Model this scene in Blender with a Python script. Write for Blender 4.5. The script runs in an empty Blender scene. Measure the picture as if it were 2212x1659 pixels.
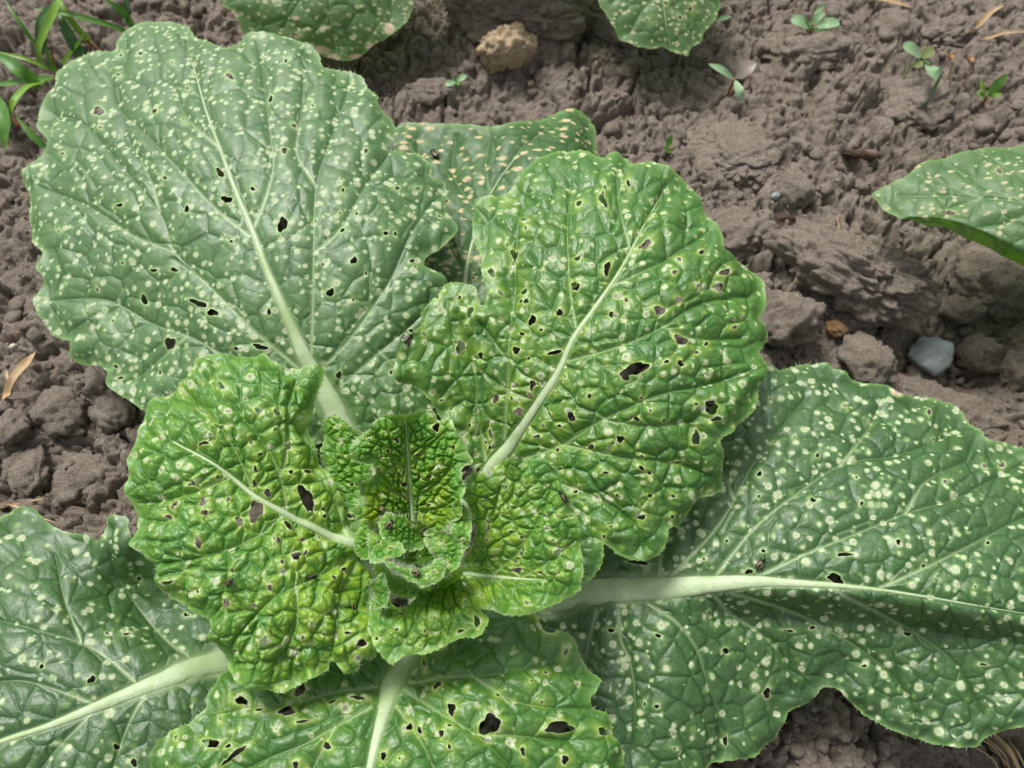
import bpy, math, random
import numpy as np
from mathutils import Vector, Matrix

random.seed(7)
rng = np.random.default_rng(11)
scene = bpy.context.scene
COL = scene.collection
# ------------------------------------------------------------------ camera
FP = 1659.0                       # focal length in reference units (frame is 2212 wide)
CX, CY = 1106.0, 829.5
PITCH = math.radians(62)
CAM = np.array([0.0, 0.0, 0.212])
FWD = np.array([0.0, math.cos(PITCH), -math.sin(PITCH)])
UPV = np.array([0.0, math.sin(PITCH), math.cos(PITCH)])
RGT = np.array([1.0, 0.0, 0.0])
cam_data = bpy.data.cameras.new('camera')
cam = bpy.data.objects.new('camera', cam_data)
COL.objects.link(cam)
cam.matrix_world = Matrix(((RGT[0], UPV[0], -FWD[0], CAM[0]), (RGT[1], UPV[1], -FWD[1], CAM[1]),
                           (RGT[2], UPV[2], -FWD[2], CAM[2]), (0, 0, 0, 1)))
cam_data.sensor_width = 36.0
cam_data.lens = 36.0 * FP / 2212.0
cam_data.clip_start = 0.004
cam_data.clip_end = 50.0
cam_data.dof.use_dof = True
cam_data.dof.focus_distance = 0.185
cam_data.dof.aperture_fstop = 24.0
scene.camera = cam
# ------------------------------------------------------------------ sky and sun (bright overcast)
SUN_EL, SUN_AZ = math.radians(58), math.radians(-35)   # azimuth from +Y towards +X
world = bpy.data.worlds.new('World')
scene.world = world
world.use_nodes = True
wn = world.node_tree
wn.nodes.clear()
w_out = wn.nodes.new('ShaderNodeOutputWorld')
w_bg = wn.nodes.new('ShaderNodeBackground')
w_sky = wn.nodes.new('ShaderNodeTexSky')
w_sky.sky_type = 'NISHITA'
w_sky.sun_disc = False
w_sky.sun_elevation = SUN_EL
w_sky.sun_rotation = SUN_AZ
w_sky.dust_density = 4.0
w_hs = wn.nodes.new('ShaderNodeHueSaturation')          # cloud cover takes the blue out
w_hs.inputs['Saturation'].default_value = 0.22
wn.links.new(w_sky.outputs[0], w_hs.inputs['Color'])
wn.links.new(w_hs.outputs[0], w_bg.inputs['Color'])
wn.links.new(w_bg.outputs[0], w_out.inputs['Surface'])
w_bg.inputs['Strength'].default_value = 0.072
sun_data = bpy.data.lights.new('sun', 'SUN')
sun_data.energy = 1.5
sun_data.angle = math.radians(18)
sun_data.color = (1.0, 0.965, 0.92)
sun = bpy.data.objects.new('sun', sun_data)
COL.objects.link(sun)
sd = Vector((math.sin(SUN_AZ) * math.cos(SUN_EL), math.cos(SUN_AZ) * math.cos(SUN_EL), math.sin(SUN_EL)))
sun.rotation_euler = (-sd).to_track_quat('-Z', 'Y').to_euler()
sun.location = sd * 3
scene.view_settings.view_transform = 'Standard'
scene.view_settings.look = 'None'
scene.view_settings.exposure = 1.12
scene.view_settings.gamma = 1.0
scene.view_settings.use_curve_mapping = False
scene.render.engine = 'CYCLES'
scene.cycles.max_bounces = 6
scene.cycles.diffuse_bounces = 3
scene.cycles.transmission_bounces = 4
scene.render.resolution_x, scene.render.resolution_y = 1024, 768

# ------------------------------------------------------------------ numeric helpers
def ray(px, py):
    px = np.asarray(px, float); py = np.asarray(py, float)
    return FWD + ((px - CX) / FP)[..., None] * RGT - ((py - CY) / FP)[..., None] * UPV

def at(px, py, z):
    """World point at height z (metres) seen in direction px, py."""
    r = ray(px, py)
    t = (np.asarray(z, float) - CAM[2]) / r[..., 2]
    return CAM + r * t[..., None]

def _hash(ix, iy, s):
    h = (ix.astype(np.int64) * 374761393 + iy.astype(np.int64) * 668265263 + int(s) * 974634777) & 0xFFFFFFFF
    h = ((h ^ (h >> 13)) * 1274126177) & 0xFFFFFFFF
    h = ((h ^ (h >> 16)) * 2246822519) & 0xFFFFFFFF
    return ((h ^ (h >> 15)) & 0xFFFFFF) / float(0xFFFFFF)

def vnoise(x, y, s=0):
    ix = np.floor(x); iy = np.floor(y)
    fx = x - ix; fy = y - iy
    fx = fx * fx * fx * (fx * (fx * 6 - 15) + 10); fy = fy * fy * fy * (fy * (fy * 6 - 15) + 10)
    a = _hash(ix, iy, s); b = _hash(ix + 1, iy, s); c = _hash(ix, iy + 1, s); d = _hash(ix + 1, iy + 1, s)
    return ((a * (1 - fx) + b * fx) * (1 - fy) + (c * (1 - fx) + d * fx) * fy) * 2 - 1

def fbm(x, y, s=0, o=4, g=0.5):
    r = 0; a = 1.0; n = 0
    for i in range(o):
        r = r + a * vnoise(x * 2 ** i + 17.3 * i, y * 2 ** i - 9.1 * i, s + i); n += a; a *= g
    return r / n

def vnoise3(p, s=0):
    i = np.floor(p); f = p - i; f = f * f * (3 - 2 * f)
    r = 0
    for dz in (0, 1):
        wz = f[:, 2] if dz else 1 - f[:, 2]
        for dy in (0, 1):
            wy = f[:, 1] if dy else 1 - f[:, 1]
            for dx in (0, 1):
                wx = f[:, 0] if dx else 1 - f[:, 0]
                r = r + wx * wy * wz * _hash(i[:, 0] + dx + 57 * (i[:, 2] + dz), i[:, 1] + dy + 131 * (i[:, 2] + dz), s)
    return r * 2 - 1

def worley(x, y, s=0, jit=0.9):
    """Cells of size 1: distance to nearest seed, exact distance to the cell's edge, two random values."""
    ix = np.floor(x); iy = np.floor(y)
    best = np.full(x.shape, 9.0); bx = np.zeros_like(x); by = np.zeros_like(x); r1 = np.zeros_like(x); r2 = np.zeros_like(x)
    pts = []
    for j in (-1, 0, 1):
        for i in (-1, 0, 1):
            cx, cy = ix + i, iy + j
            sx = cx + 0.5 + (_hash(cx, cy, s) - 0.5) * jit; sy = cy + 0.5 + (_hash(cx, cy, s + 71) - 0.5) * jit
            d = np.hypot(x - sx, y - sy); m = d < best
            best = np.where(m, d, best); bx = np.where(m, sx, bx); by = np.where(m, sy, by)
            r1 = np.where(m, _hash(cx, cy, s + 5), r1); r2 = np.where(m, _hash(cx, cy, s + 9), r2)
            pts.append((sx, sy))
    edge = np.full(x.shape, 9.0)
    for sx, sy in pts:
        ddx = sx - bx; ddy = sy - by; L = np.hypot(ddx, ddy)
        ok = L > 1e-6
        e = ((x - (bx + sx) / 2) * ddx + (y - (by + sy) / 2) * ddy) / np.where(ok, L, 1)
        edge = np.where(ok, np.minimum(edge, -e), edge)
    return best, edge, r1, r2, x - bx, y - by

def sstep(a, b, x):
    t = np.clip((x - a) / (b - a), 0, 1)
    return t * t * (3 - 2 * t)

def catmull(pts, n=12, closed=False):
    p = np.asarray(pts, float); N = len(p); out = []
    rngi = range(N if closed else N - 1)
    for i in rngi:
        if closed:
            a, b, c, d = p[(i - 1) % N], p[i], p[(i + 1) % N], p[(i + 2) % N]
        else:
            b, c = p[i], p[i + 1]
            a = p[i - 1] if i > 0 else 2 * b - c
            d = p[i + 2] if i + 2 < N else 2 * c - b
        for k in range(n):
            t = k / n
            out.append(0.5 * ((2 * b) + (c - a) * t + (2 * a - 5 * b + 4 * c - d) * t * t + (3 * b - a - 3 * c + d) * t ** 3))
    if not closed:
        out.append(p[-1])
    return np.array(out)

def resample(p, step, closed=False):
    q = np.vstack([p, p[:1]]) if closed else p
    L = np.concatenate([[0], np.cumsum(np.hypot(*np.diff(q[:, :2], axis=0).T))])
    n = max(3, int(L[-1] / step))
    t = np.linspace(0, L[-1], n + (0 if closed else 1), endpoint=not closed)
    return np.stack([np.interp(t, L, q[:, k]) for k in range(q.shape[1])], 1)

class TPS:
    def __init__(self, c, reg=1e-3):
        c = np.asarray(c, float); self.p = c[:, :2] / 1000; n = len(c)
        K = self.k(np.hypot(self.p[:, None, 0] - self.p[None, :, 0], self.p[:, None, 1] - self.p[None, :, 1])) + np.eye(n) * reg
        Q = np.hstack([np.ones((n, 1)), self.p])
        A = np.zeros((n + 3, n + 3)); A[:n, :n] = K; A[:n, n:] = Q; A[n:, :n] = Q.T
        self.w = np.linalg.solve(A, np.concatenate([c[:, 2], np.zeros(3)]))
    @staticmethod
    def k(r):
        return np.where(r > 1e-9, r * r * np.log(np.maximum(r, 1e-9)), 0)
    def __call__(self, x, y):
        x = np.asarray(x, float) / 1000; y = np.asarray(y, float) / 1000
        n = len(self.p); r = self.w[n] + self.w[n + 1] * x + self.w[n + 2] * y
        for i in range(n):
            r = r + self.w[i] * self.k(np.hypot(x - self.p[i, 0], y - self.p[i, 1]))
        return r

def seg_dist(X, Y, line):
    """Distance of every grid point to a polyline with a width column, and the width at the nearest point."""
    best = np.full(X.shape, 1e6); wid = np.zeros(X.shape)
    for a, b in zip(line[:-1], line[1:]):
        dx, dy = b[0] - a[0], b[1] - a[1]; L = dx * dx + dy * dy + 1e-9
        t = np.clip(((X - a[0]) * dx + (Y - a[1]) * dy) / L, 0, 1)
        d = np.hypot(X - a[0] - t * dx, Y - a[1] - t * dy)
        m = d < best
        best = np.where(m, d, best); wid = np.where(m, a[2] + (b[2] - a[2]) * t, wid)
    return best, wid

def poly_sdf(X, Y, poly):
    """Positive inside, negative outside."""
    q = np.vstack([poly, poly[:1]])
    d2 = np.full(X.shape, 1e12); ins = np.zeros(X.shape, bool)
    for a, b in zip(q[:-1], q[1:]):
        dx, dy = b[0] - a[0], b[1] - a[1]; L = dx * dx + dy * dy + 1e-9
        t = np.clip(((X - a[0]) * dx + (Y - a[1]) * dy) / L, 0, 1)
        d2 = np.minimum(d2, (X - a[0] - t * dx) ** 2 + (Y - a[1] - t * dy) ** 2)
        if abs(dy) > 1e-9:
            c = (a[1] > Y) != (b[1] > Y)
            ins ^= c & (X < dx * (Y - a[1]) / dy + a[0])
    d = np.sqrt(d2)
    return np.where(ins, d, -d)

# ------------------------------------------------------------------ mesh helpers
def new_mesh(name, V, T, attrs=None, smooth=True):
    me = bpy.data.meshes.new(name)
    V = np.ascontiguousarray(V, np.float32); T = np.ascontiguousarray(T, np.int32)
    k = T.shape[1]
    me.vertices.add(len(V)); me.vertices.foreach_set('co', V.ravel())
    me.loops.add(T.size); me.loops.foreach_set('vertex_index', T.ravel())
    me.polygons.add(len(T)); me.polygons.foreach_set('loop_start', np.arange(0, T.size, k, dtype=np.int32))
    me.update(calc_edges=True)
    if smooth:
        me.polygons.foreach_set('use_smooth', np.ones(len(T), bool))
    for nm, arr in (attrs or {}).items():
        at_ = me.attributes.new(nm, 'FLOAT_COLOR', 'POINT')
        at_.data.foreach_set('color', np.ascontiguousarray(arr, np.float32).ravel())
    me.validate()
    return me

def obj(name, me, mat=None, parent=None, loc=None):
    o = bpy.data.objects.new(name, me)
    COL.objects.link(o)
    if mat is not None and me is not None and not me.materials:
        me.materials.append(mat)
    if parent is not None:
        o.parent = parent
    if loc is not None:
        o.location = loc
    return o

def empty(name, loc, label, cat, group=None):
    o = bpy.data.objects.new(name, None); COL.objects.link(o)
    o.empty_display_size = 0.01
    o.location = tuple(loc); tag(o, label, cat, group)
    return o

def tag(o, label, cat, group=None):
    o['label'] = label; o['category'] = cat
    if group: o['group'] = group
    return o

def tube(path, rad, ring=8, flat=1.0, up=None, caps=True):
    """Quad tube round a 3-D path; flat scales it along the frame's normal."""
    P = np.asarray(path, float); n = len(P); rad = np.broadcast_to(np.asarray(rad, float), (n,))
    T = np.gradient(P, axis=0); T /= np.linalg.norm(T, axis=1)[:, None] + 1e-12
    U = np.broadcast_to(np.asarray(up if up is not None else [0.13, 0.21, 1.0], float), (n, 3))
    B = np.cross(T, U); B /= np.linalg.norm(B, axis=1)[:, None] + 1e-12
    N = np.cross(B, T)
    ph = np.linspace(0, 2 * np.pi, ring, endpoint=False)
    V = P[:, None, :] + rad[:, None, None] * (np.cos(ph)[None, :, None] * B[:, None, :] + flat * np.sin(ph)[None, :, None] * N[:, None, :])
    V = V.reshape(-1, 3)
    i = np.arange(n - 1)[:, None] * ring; j = np.arange(ring)[None, :]; j2 = (j + 1) % ring
    Q = np.stack([i + j, i + ring + j, i + ring + j2, i + j2], -1).reshape(-1, 4)
    T1 = np.concatenate([Q[:, [0, 2, 1]], Q[:, [0, 3, 2]]])
    if caps:
        V = np.vstack([V, P[:1], P[-1:]]); c0, c1 = len(V) - 2, len(V) - 1
        j = np.arange(ring); j2 = (j + 1) % ring
        T1 = np.vstack([T1, np.stack([np.full(ring, c0), j2, j], 1),
                        np.stack([np.full(ring, c1), (n - 1) * ring + j, (n - 1) * ring + j2], 1)])
    return V, T1

def join(parts):
    V, T, o = [], [], 0
    for v, t in parts:
        V.append(v); T.append(np.asarray(t) + o); o += len(v)
    return np.vstack(V), np.vstack(T)

# ------------------------------------------------------------------ materials
class NT:
    def __init__(self, name):
        self.m = bpy.data.materials.new(name); self.m.use_nodes = True
        self.t = self.m.node_tree; self.t.nodes.clear()
        self.out = self.n('ShaderNodeOutputMaterial')
    def n(self, kind, **kw):
        nd = self.t.nodes.new(kind)
        for k, v in kw.items():
            if k.startswith('i_'):
                nd.inputs[k[2:].replace('_', ' ')].default_value = v
            else:
                setattr(nd, k, v)
        return nd
    def l(self, a, b): self.t.links.new(a, b)
    def put(self, sock, v):
        if isinstance(v, bpy.types.NodeSocket): self.l(v, sock)
        elif isinstance(v, (tuple, list)): sock.default_value = (*v, 1.0) if len(v) == 3 else v
        else: sock.default_value = v
    def mix(self, f, a, b, mode='MIX'):
        nd = self.n('ShaderNodeMix', data_type='RGBA', blend_type=mode)
        self.put(nd.inputs[0], f); self.put(nd.inputs[6], a); self.put(nd.inputs[7], b)
        return nd.outputs[2]
    def math(self, op, a, b=0.0, c=None):
        nd = self.n('ShaderNodeMath', operation=op); self.put(nd.inputs[0], a); self.put(nd.inputs[1], b)
        if c is not None: self.put(nd.inputs[2], c)
        return nd.outputs[0]
    def noise(self, scale, detail=4.0, rough=0.55, vec=None, dim='3D'):
        nd = self.n('ShaderNodeTexNoise', noise_dimensions=dim)
        nd.inputs['Scale'].default_value = scale; nd.inputs['Detail'].default_value = detail; nd.inputs['Roughness'].default_value = rough
        if vec is None: vec = self.pos()
        self.l(vec, nd.inputs['Vector'])
        return nd.outputs['Fac']
    def pos(self):
        if not hasattr(self, '_p'):
            self._p = self.n('ShaderNodeTexCoord').outputs['Object']
        return self._p
    def ramp(self, f, stops):
        nd = self.n('ShaderNodeValToRGB'); e = nd.color_ramp.elements
        e[0].position, e[0].color = stops[0][0], (*stops[0][1], 1)
        e[1].position, e[1].color = stops[-1][0], (*stops[-1][1], 1)
        for p, c in stops[1:-1]:
            q = e.new(p); q.color = (*c, 1)
        self.l(f, nd.inputs[0])
        return nd.outputs[0]
    def rng(self, f, a, b, c=0.0, d=1.0):
        nd = self.n('ShaderNodeMapRange'); self.put(nd.inputs[0], f)
        for i, v in enumerate((a, b, c, d)): nd.inputs[i + 1].default_value = v
        return nd.outputs[0]

def leaf_mat(name, base, base2, yellow, vein, net, spot, core, halo, rough=0.42, trans=0.22, tcol=(0.30, 0.60, 0.05), spec=0.5, edge=(0.21, 0.38, 0.10),
             layers=((405, 0.00080), (310, 0.00098)), stretch=(1, 1, 1)):
    t = NT(name)
    A = t.n('ShaderNodeAttribute', attribute_name='mask_a'); B = t.n('ShaderNodeAttribute', attribute_name='mask_b')
    sa = t.n('ShaderNodeSeparateColor'); sb = t.n('ShaderNodeSeparateColor')
    t.l(A.outputs['Color'], sa.inputs[0]); t.l(B.outputs['Color'], sb.inputs[0])
    vn, nt, sp, cr = sa.outputs[0], sa.outputs[1], sa.outputs[2], A.outputs['Alpha']
    hl, ed, yl, dr = sb.outputs[0], sb.outputs[1], sb.outputs[2], B.outputs['Alpha']
    c = t.mix(t.rng(t.noise(60, 3), 0.35, 0.65), base, base2)
    c = t.mix(t.math('MULTIPLY', t.rng(t.noise(1400, 2), 0.3, 0.7), 0.16), c, (0.16, 0.26, 0.10))
    c = t.mix(yl, c, yellow)
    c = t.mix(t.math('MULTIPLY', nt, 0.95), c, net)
    c = t.mix(vn, c, vein)
    c = t.mix(ed, c, edge)
    c = t.mix(hl, c, halo)
    sc = t.mix(t.rng(t.noise(900, 2), 0.35, 0.65), spot, tuple(v * 0.8 for v in spot))
    # feeding spots: little spheres strewn through space and cut by the blade, each a cream disc with a ring
    mp = t.n('ShaderNodeMapping'); mp.inputs['Scale'].default_value = stretch; t.l(t.pos(), mp.inputs['Vector'])
    wob = t.n('ShaderNodeTexNoise'); wob.inputs['Scale'].default_value = 700; wob.inputs['Detail'].default_value = 1; t.l(t.pos(), wob.inputs['Vector'])
    wv = t.n('ShaderNodeVectorMath', operation='MULTIPLY_ADD'); t.l(wob.outputs['Color'], wv.inputs[0]); wv.inputs[1].default_value = (0.0006,) * 3; t.l(mp.outputs[0], wv.inputs[2])
    clump = t.rng(t.noise(75, 2), 0.36, 0.58, 0.25, 1.0)
    pit = None
    for i, (scl, rad) in enumerate(layers):
        vo = t.n('ShaderNodeTexVoronoi', voronoi_dimensions='3D'); vo.inputs['Scale'].default_value = scl; t.l(wv.outputs[0], vo.inputs['Vector'])
        rc = t.n('ShaderNodeSeparateColor'); t.l(vo.outputs['Color'], rc.inputs[0])
        on = t.math('LESS_THAN', rc.outputs[0], t.math('MULTIPLY', cr, clump))
        rr = t.rng(rc.outputs[1], 0, 1, rad * 0.42 * scl, rad * 1.2 * scl)
        q = t.math('DIVIDE', vo.outputs['Distance'], rr)
        free = t.math('MULTIPLY', on, t.rng(vn, 0.5, 0.25))
        c = t.mix(t.math('MULTIPLY', free, t.rng(q, 1.5, 1.0, 0, 0.55)), c, halo)
        disc = t.math('MULTIPLY', free, t.rng(q, 1.02, 0.86))
        c = t.mix(disc, c, sc)
        cen = t.math('MULTIPLY', t.math('MULTIPLY', free, t.rng(q, 0.62, 0.48)), t.rng(rc.outputs[2], 0.35, 0.6, 0.0, 0.8))
        c = t.mix(cen, c, core)
        pit = disc if pit is None else t.math('MAXIMUM', pit, disc)
    c = t.mix(sp, c, sc)
    sp = t.math('MAXIMUM', sp, pit)
    c = t.mix(dr, c, t.mix(t.rng(t.noise(300, 3), 0.35, 0.65), (0.56, 0.42, 0.27), (0.66, 0.54, 0.40)))
    r = t.math('ADD', t.rng(t.noise(420, 3), 0.3, 0.7, rough - 0.07, rough + 0.09), t.math('MULTIPLY', sp, 0.25))
    bmp = t.n('ShaderNodeBump'); bmp.inputs['Strength'].default_value = 0.28; bmp.inputs['Distance'].default_value = 0.0003
    h = t.math('SUBTRACT', t.math('ADD', t.noise(1800, 3), t.math('MULTIPLY', t.noise(520, 2), 1.3)), t.math('MULTIPLY', pit, 0.6))
    t.l(h, bmp.inputs['Height'])
    p = t.n('ShaderNodeBsdfPrincipled'); t.put(p.inputs['Base Color'], c); t.put(p.inputs['Roughness'], r)
    p.inputs['Specular IOR Level'].default_value = spec
    t.l(bmp.outputs[0], p.inputs['Normal'])
    tr = t.n('ShaderNodeBsdfTranslucent')
    tc = t.mix(0.35, tcol, c)
    t.put(tr.inputs['Color'], tc); t.l(bmp.outputs[0], tr.inputs['Normal'])
    mx = t.n('ShaderNodeMixShader'); mx.inputs[0].default_value = trans
    t.l(p.outputs[0], mx.inputs[1]); t.l(tr.outputs[0], mx.inputs[2]); t.l(mx.outputs[0], t.out.inputs[0])
    return t.m

M = {}
CREAM = (0.50, 0.575, 0.365); HALO = (0.24, 0.41, 0.11); VEIN = (0.36, 0.48, 0.24)
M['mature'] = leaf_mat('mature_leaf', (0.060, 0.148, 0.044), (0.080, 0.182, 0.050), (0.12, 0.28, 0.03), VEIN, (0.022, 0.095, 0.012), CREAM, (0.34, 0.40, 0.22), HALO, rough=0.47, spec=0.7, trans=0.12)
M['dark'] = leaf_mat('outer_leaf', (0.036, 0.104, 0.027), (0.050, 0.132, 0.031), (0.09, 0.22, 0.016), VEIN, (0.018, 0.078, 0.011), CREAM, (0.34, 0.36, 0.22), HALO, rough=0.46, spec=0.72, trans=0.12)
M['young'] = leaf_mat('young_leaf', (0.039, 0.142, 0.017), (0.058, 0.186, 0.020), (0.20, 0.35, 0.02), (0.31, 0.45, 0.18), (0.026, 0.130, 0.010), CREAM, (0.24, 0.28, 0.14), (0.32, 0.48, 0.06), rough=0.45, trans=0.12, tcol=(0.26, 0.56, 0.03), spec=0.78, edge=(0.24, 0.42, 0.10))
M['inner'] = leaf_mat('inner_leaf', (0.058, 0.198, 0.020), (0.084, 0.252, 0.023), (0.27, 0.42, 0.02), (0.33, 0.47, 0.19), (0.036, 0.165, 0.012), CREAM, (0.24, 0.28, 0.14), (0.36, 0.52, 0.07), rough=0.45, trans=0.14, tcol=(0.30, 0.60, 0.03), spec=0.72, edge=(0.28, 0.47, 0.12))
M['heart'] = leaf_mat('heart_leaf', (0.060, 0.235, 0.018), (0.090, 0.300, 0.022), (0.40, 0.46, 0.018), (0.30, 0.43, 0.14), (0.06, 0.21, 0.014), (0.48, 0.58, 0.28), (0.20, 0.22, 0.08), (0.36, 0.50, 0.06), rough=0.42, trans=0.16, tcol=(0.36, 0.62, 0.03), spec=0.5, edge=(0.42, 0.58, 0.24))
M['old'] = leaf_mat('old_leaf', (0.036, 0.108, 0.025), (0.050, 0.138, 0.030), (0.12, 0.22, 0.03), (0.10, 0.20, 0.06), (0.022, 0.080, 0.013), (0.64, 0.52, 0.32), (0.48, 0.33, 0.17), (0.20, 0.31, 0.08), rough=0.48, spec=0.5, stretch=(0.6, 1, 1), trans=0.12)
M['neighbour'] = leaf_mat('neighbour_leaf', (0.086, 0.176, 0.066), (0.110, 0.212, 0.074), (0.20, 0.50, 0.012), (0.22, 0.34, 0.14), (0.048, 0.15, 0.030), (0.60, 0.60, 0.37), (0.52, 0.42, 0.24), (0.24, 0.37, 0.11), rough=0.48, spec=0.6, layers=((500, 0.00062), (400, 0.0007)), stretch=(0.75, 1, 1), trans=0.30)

def rib_mat():
    t = NT('pale_midrib')
    n = t.noise(700, 4); m = t.noise(90, 3)
    c = t.mix(t.rng(n, 0.3, 0.7), (0.38, 0.49, 0.27), (0.47, 0.57, 0.36))
    c = t.mix(t.rng(m, 0.45, 0.7, 0, 0.7), c, (0.27, 0.41, 0.14))
    b = t.n('ShaderNodeBump'); b.inputs['Strength'].default_value = 0.35; b.inputs['Distance'].default_value = 0.0003
    t.l(t.noise(1600, 3), b.inputs['Height'])
    p = t.n('ShaderNodeBsdfPrincipled'); t.put(p.inputs['Base Color'], c); p.inputs['Roughness'].default_value = 0.5
    p.inputs['Subsurface Weight'].default_value = 0.15; p.inputs['Subsurface Radius'].default_value = (0.002, 0.003, 0.001)
    t.l(b.outputs[0], p.inputs['Normal']); t.l(p.outputs[0], t.out.inputs[0])
    return t.m
M['rib'] = rib_mat()

def plain(name, c1, c2, scale=500, rough=0.5, trans=0.0, bump=0.2, dist=0.0003, spec=0.4):
    t = NT(name)
    c = t.mix(t.rng(t.noise(scale, 4), 0.3, 0.7), c1, c2)
    b = t.n('ShaderNodeBump'); b.inputs['Strength'].default_value = bump; b.inputs['Distance'].default_value = dist
    t.l(t.noise(scale * 3, 4), b.inputs['Height'])
    p = t.n('ShaderNodeBsdfPrincipled'); t.put(p.inputs['Base Color'], c); p.inputs['Roughness'].default_value = rough
    p.inputs['Specular IOR Level'].default_value = spec
    t.l(b.outputs[0], p.inputs['Normal'])
    if trans:
        tr = t.n('ShaderNodeBsdfTranslucent'); t.put(tr.inputs['Color'], c)
        mx = t.n('ShaderNodeMixShader'); mx.inputs[0].default_value = trans
        t.l(p.outputs[0], mx.inputs[1]); t.l(tr.outputs[0], mx.inputs[2]); t.l(mx.outputs[0], t.out.inputs[0])
    else:
        t.l(p.outputs[0], t.out.inputs[0])
    return t.m
M['hair'] = plain('leaf_hair', (0.55, 0.62, 0.45), (0.65, 0.7, 0.55), rough=0.4, trans=0.3)
M['grass'] = plain('grass_blade', (0.07, 0.20, 0.03), (0.12, 0.28, 0.04), 300, 0.42, 0.25)
M['grass_bright'] = plain('bright_grass_blade', (0.15, 0.32, 0.03), (0.20, 0.38, 0.04), 300, 0.42, 0.25)
M['grass_dark'] = plain('dark_grass_blade', (0.05, 0.14, 0.035), (0.07, 0.17, 0.045), 300, 0.42, 0.2)
M['seed_leaf'] = plain('seedling_leaf', (0.24, 0.40, 0.20), (0.30, 0.46, 0.25), 400, 0.45, 0.2)
M['seed_green'] = plain('seedling_green', (0.10, 0.27, 0.05), (0.16, 0.34, 0.06), 400, 0.45, 0.25)
M['seed_pink'] = plain('seedling_purple', (0.34, 0.20, 0.21), (0.30, 0.34, 0.24), 260, 0.45, 0.2)
M['seed_olive'] = plain('seedling_olive', (0.17, 0.22, 0.07), (0.22, 0.24, 0.10), 400, 0.45, 0.2)
M['red_stem'] = plain('red_stem', (0.22, 0.07, 0.04), (0.30, 0.12, 0.06), 500, 0.5)
M['straw'] = plain('dry_straw', (0.42, 0.29, 0.15), (0.52, 0.38, 0.22), 500, 0.7, 0.1)
M['orange'] = plain('dry_flower', (0.34, 0.18, 0.07), (0.46, 0.28, 0.11), 500, 0.7)
M['bark'] = plain('rotting_wood', (0.035, 0.022, 0.018), (0.09, 0.05, 0.03), 300, 0.8, bump=0.6)
M['black'] = plain('beetle_black', (0.003, 0.003, 0.003), (0.006, 0.006, 0.006), 900, 0.3, bump=0.15, dist=0.00005, spec=0.6)
M['tan'] = plain('beetle_stripe', (0.36, 0.22, 0.10), (0.42, 0.26, 0.12), 900, 0.35, bump=0.1, dist=0.00005)

def soil_mat(name, dry, wet, pale, scale=1.0, bump=0.9):
    t = NT(name)
    pos = t.n('ShaderNodeNewGeometry').outputs['Position']
    big = t.noise(22 * scale, 4, 0.6, pos); mid = t.noise(170 * scale, 5, 0.65, pos); fine = t.noise(950, 5, 0.75, pos)
    c = t.mix(t.rng(big, 0.35, 0.68), dry, wet)
    c = t.mix(t.rng(mid, 0.42, 0.72, 0, 0.8), c, pale)
    c = t.mix(t.math('MULTIPLY', t.rng(fine, 0.42, 0.68), 0.6), c, tuple(v * 0.45 for v in dry))
    c = t.mix(t.math('MULTIPLY', t.rng(t.noise(1500, 3, 0.65, pos), 0.52, 0.68), 0.55), c, tuple(min(v * 1.5, 0.6) for v in pale))
    vo = t.n('ShaderNodeTexVoronoi'); vo.inputs['Scale'].default_value = 620; t.l(pos, vo.inputs['Vector'])
    gr = t.n('ShaderNodeSeparateColor'); t.l(vo.outputs['Color'], gr.inputs[0])
    c = t.mix(t.math('MULTIPLY', t.rng(gr.outputs[0], 0.95, 0.97), t.rng(vo.outputs['Distance'], 0.35, 0.25, 0, 0.55)), c, (0.42, 0.38, 0.33))
    b = t.n('ShaderNodeBump'); b.inputs['Strength'].default_value = bump; b.inputs['Distance'].default_value = 0.003
    h = t.math('ADD', t.noise(520, 6, 0.72, pos), t.math('MULTIPLY', t.noise(2100, 4, 0.75, pos), 0.7))
    t.l(h, b.inputs['Height'])
    p = t.n('ShaderNodeBsdfPrincipled'); t.put(p.inputs['Base Color'], c); p.inputs['Roughness'].default_value = 0.92
    p.inputs['Specular IOR Level'].default_value = 0.15
    t.l(b.outputs[0], p.inputs['Normal']); t.l(p.outputs[0], t.out.inputs[0])
    return t.m
M['soil'] = soil_mat('dry_loam', (0.425, 0.350, 0.284), (0.335, 0.267, 0.208), (0.52, 0.440, 0.364))
M['clod'] = soil_mat('loam_clod', (0.41, 0.338, 0.274), (0.335, 0.268, 0.210), (0.51, 0.43, 0.356))
M['humus'] = soil_mat('dark_humus', (0.045, 0.033, 0.027), (0.03, 0.022, 0.018), (0.09, 0.065, 0.05))
M['flint'] = plain('grey_flint', (0.17, 0.20, 0.21), (0.34, 0.38, 0.38), 130, 0.55, bump=0.3)
M['limestone'] = soil_mat('yellow_stone', (0.68, 0.52, 0.31), (0.55, 0.40, 0.23), (0.78, 0.64, 0.44), 2.0, 0.7)
M['amber'] = plain('amber_pebble', (0.30, 0.16, 0.06), (0.15, 0.10, 0.065), 220, 0.75, bump=0.4)
M['pale_stone'] = plain('pale_pebble', (0.52, 0.44, 0.34), (0.60, 0.54, 0.45), 500, 0.7, bump=0.3)

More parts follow.
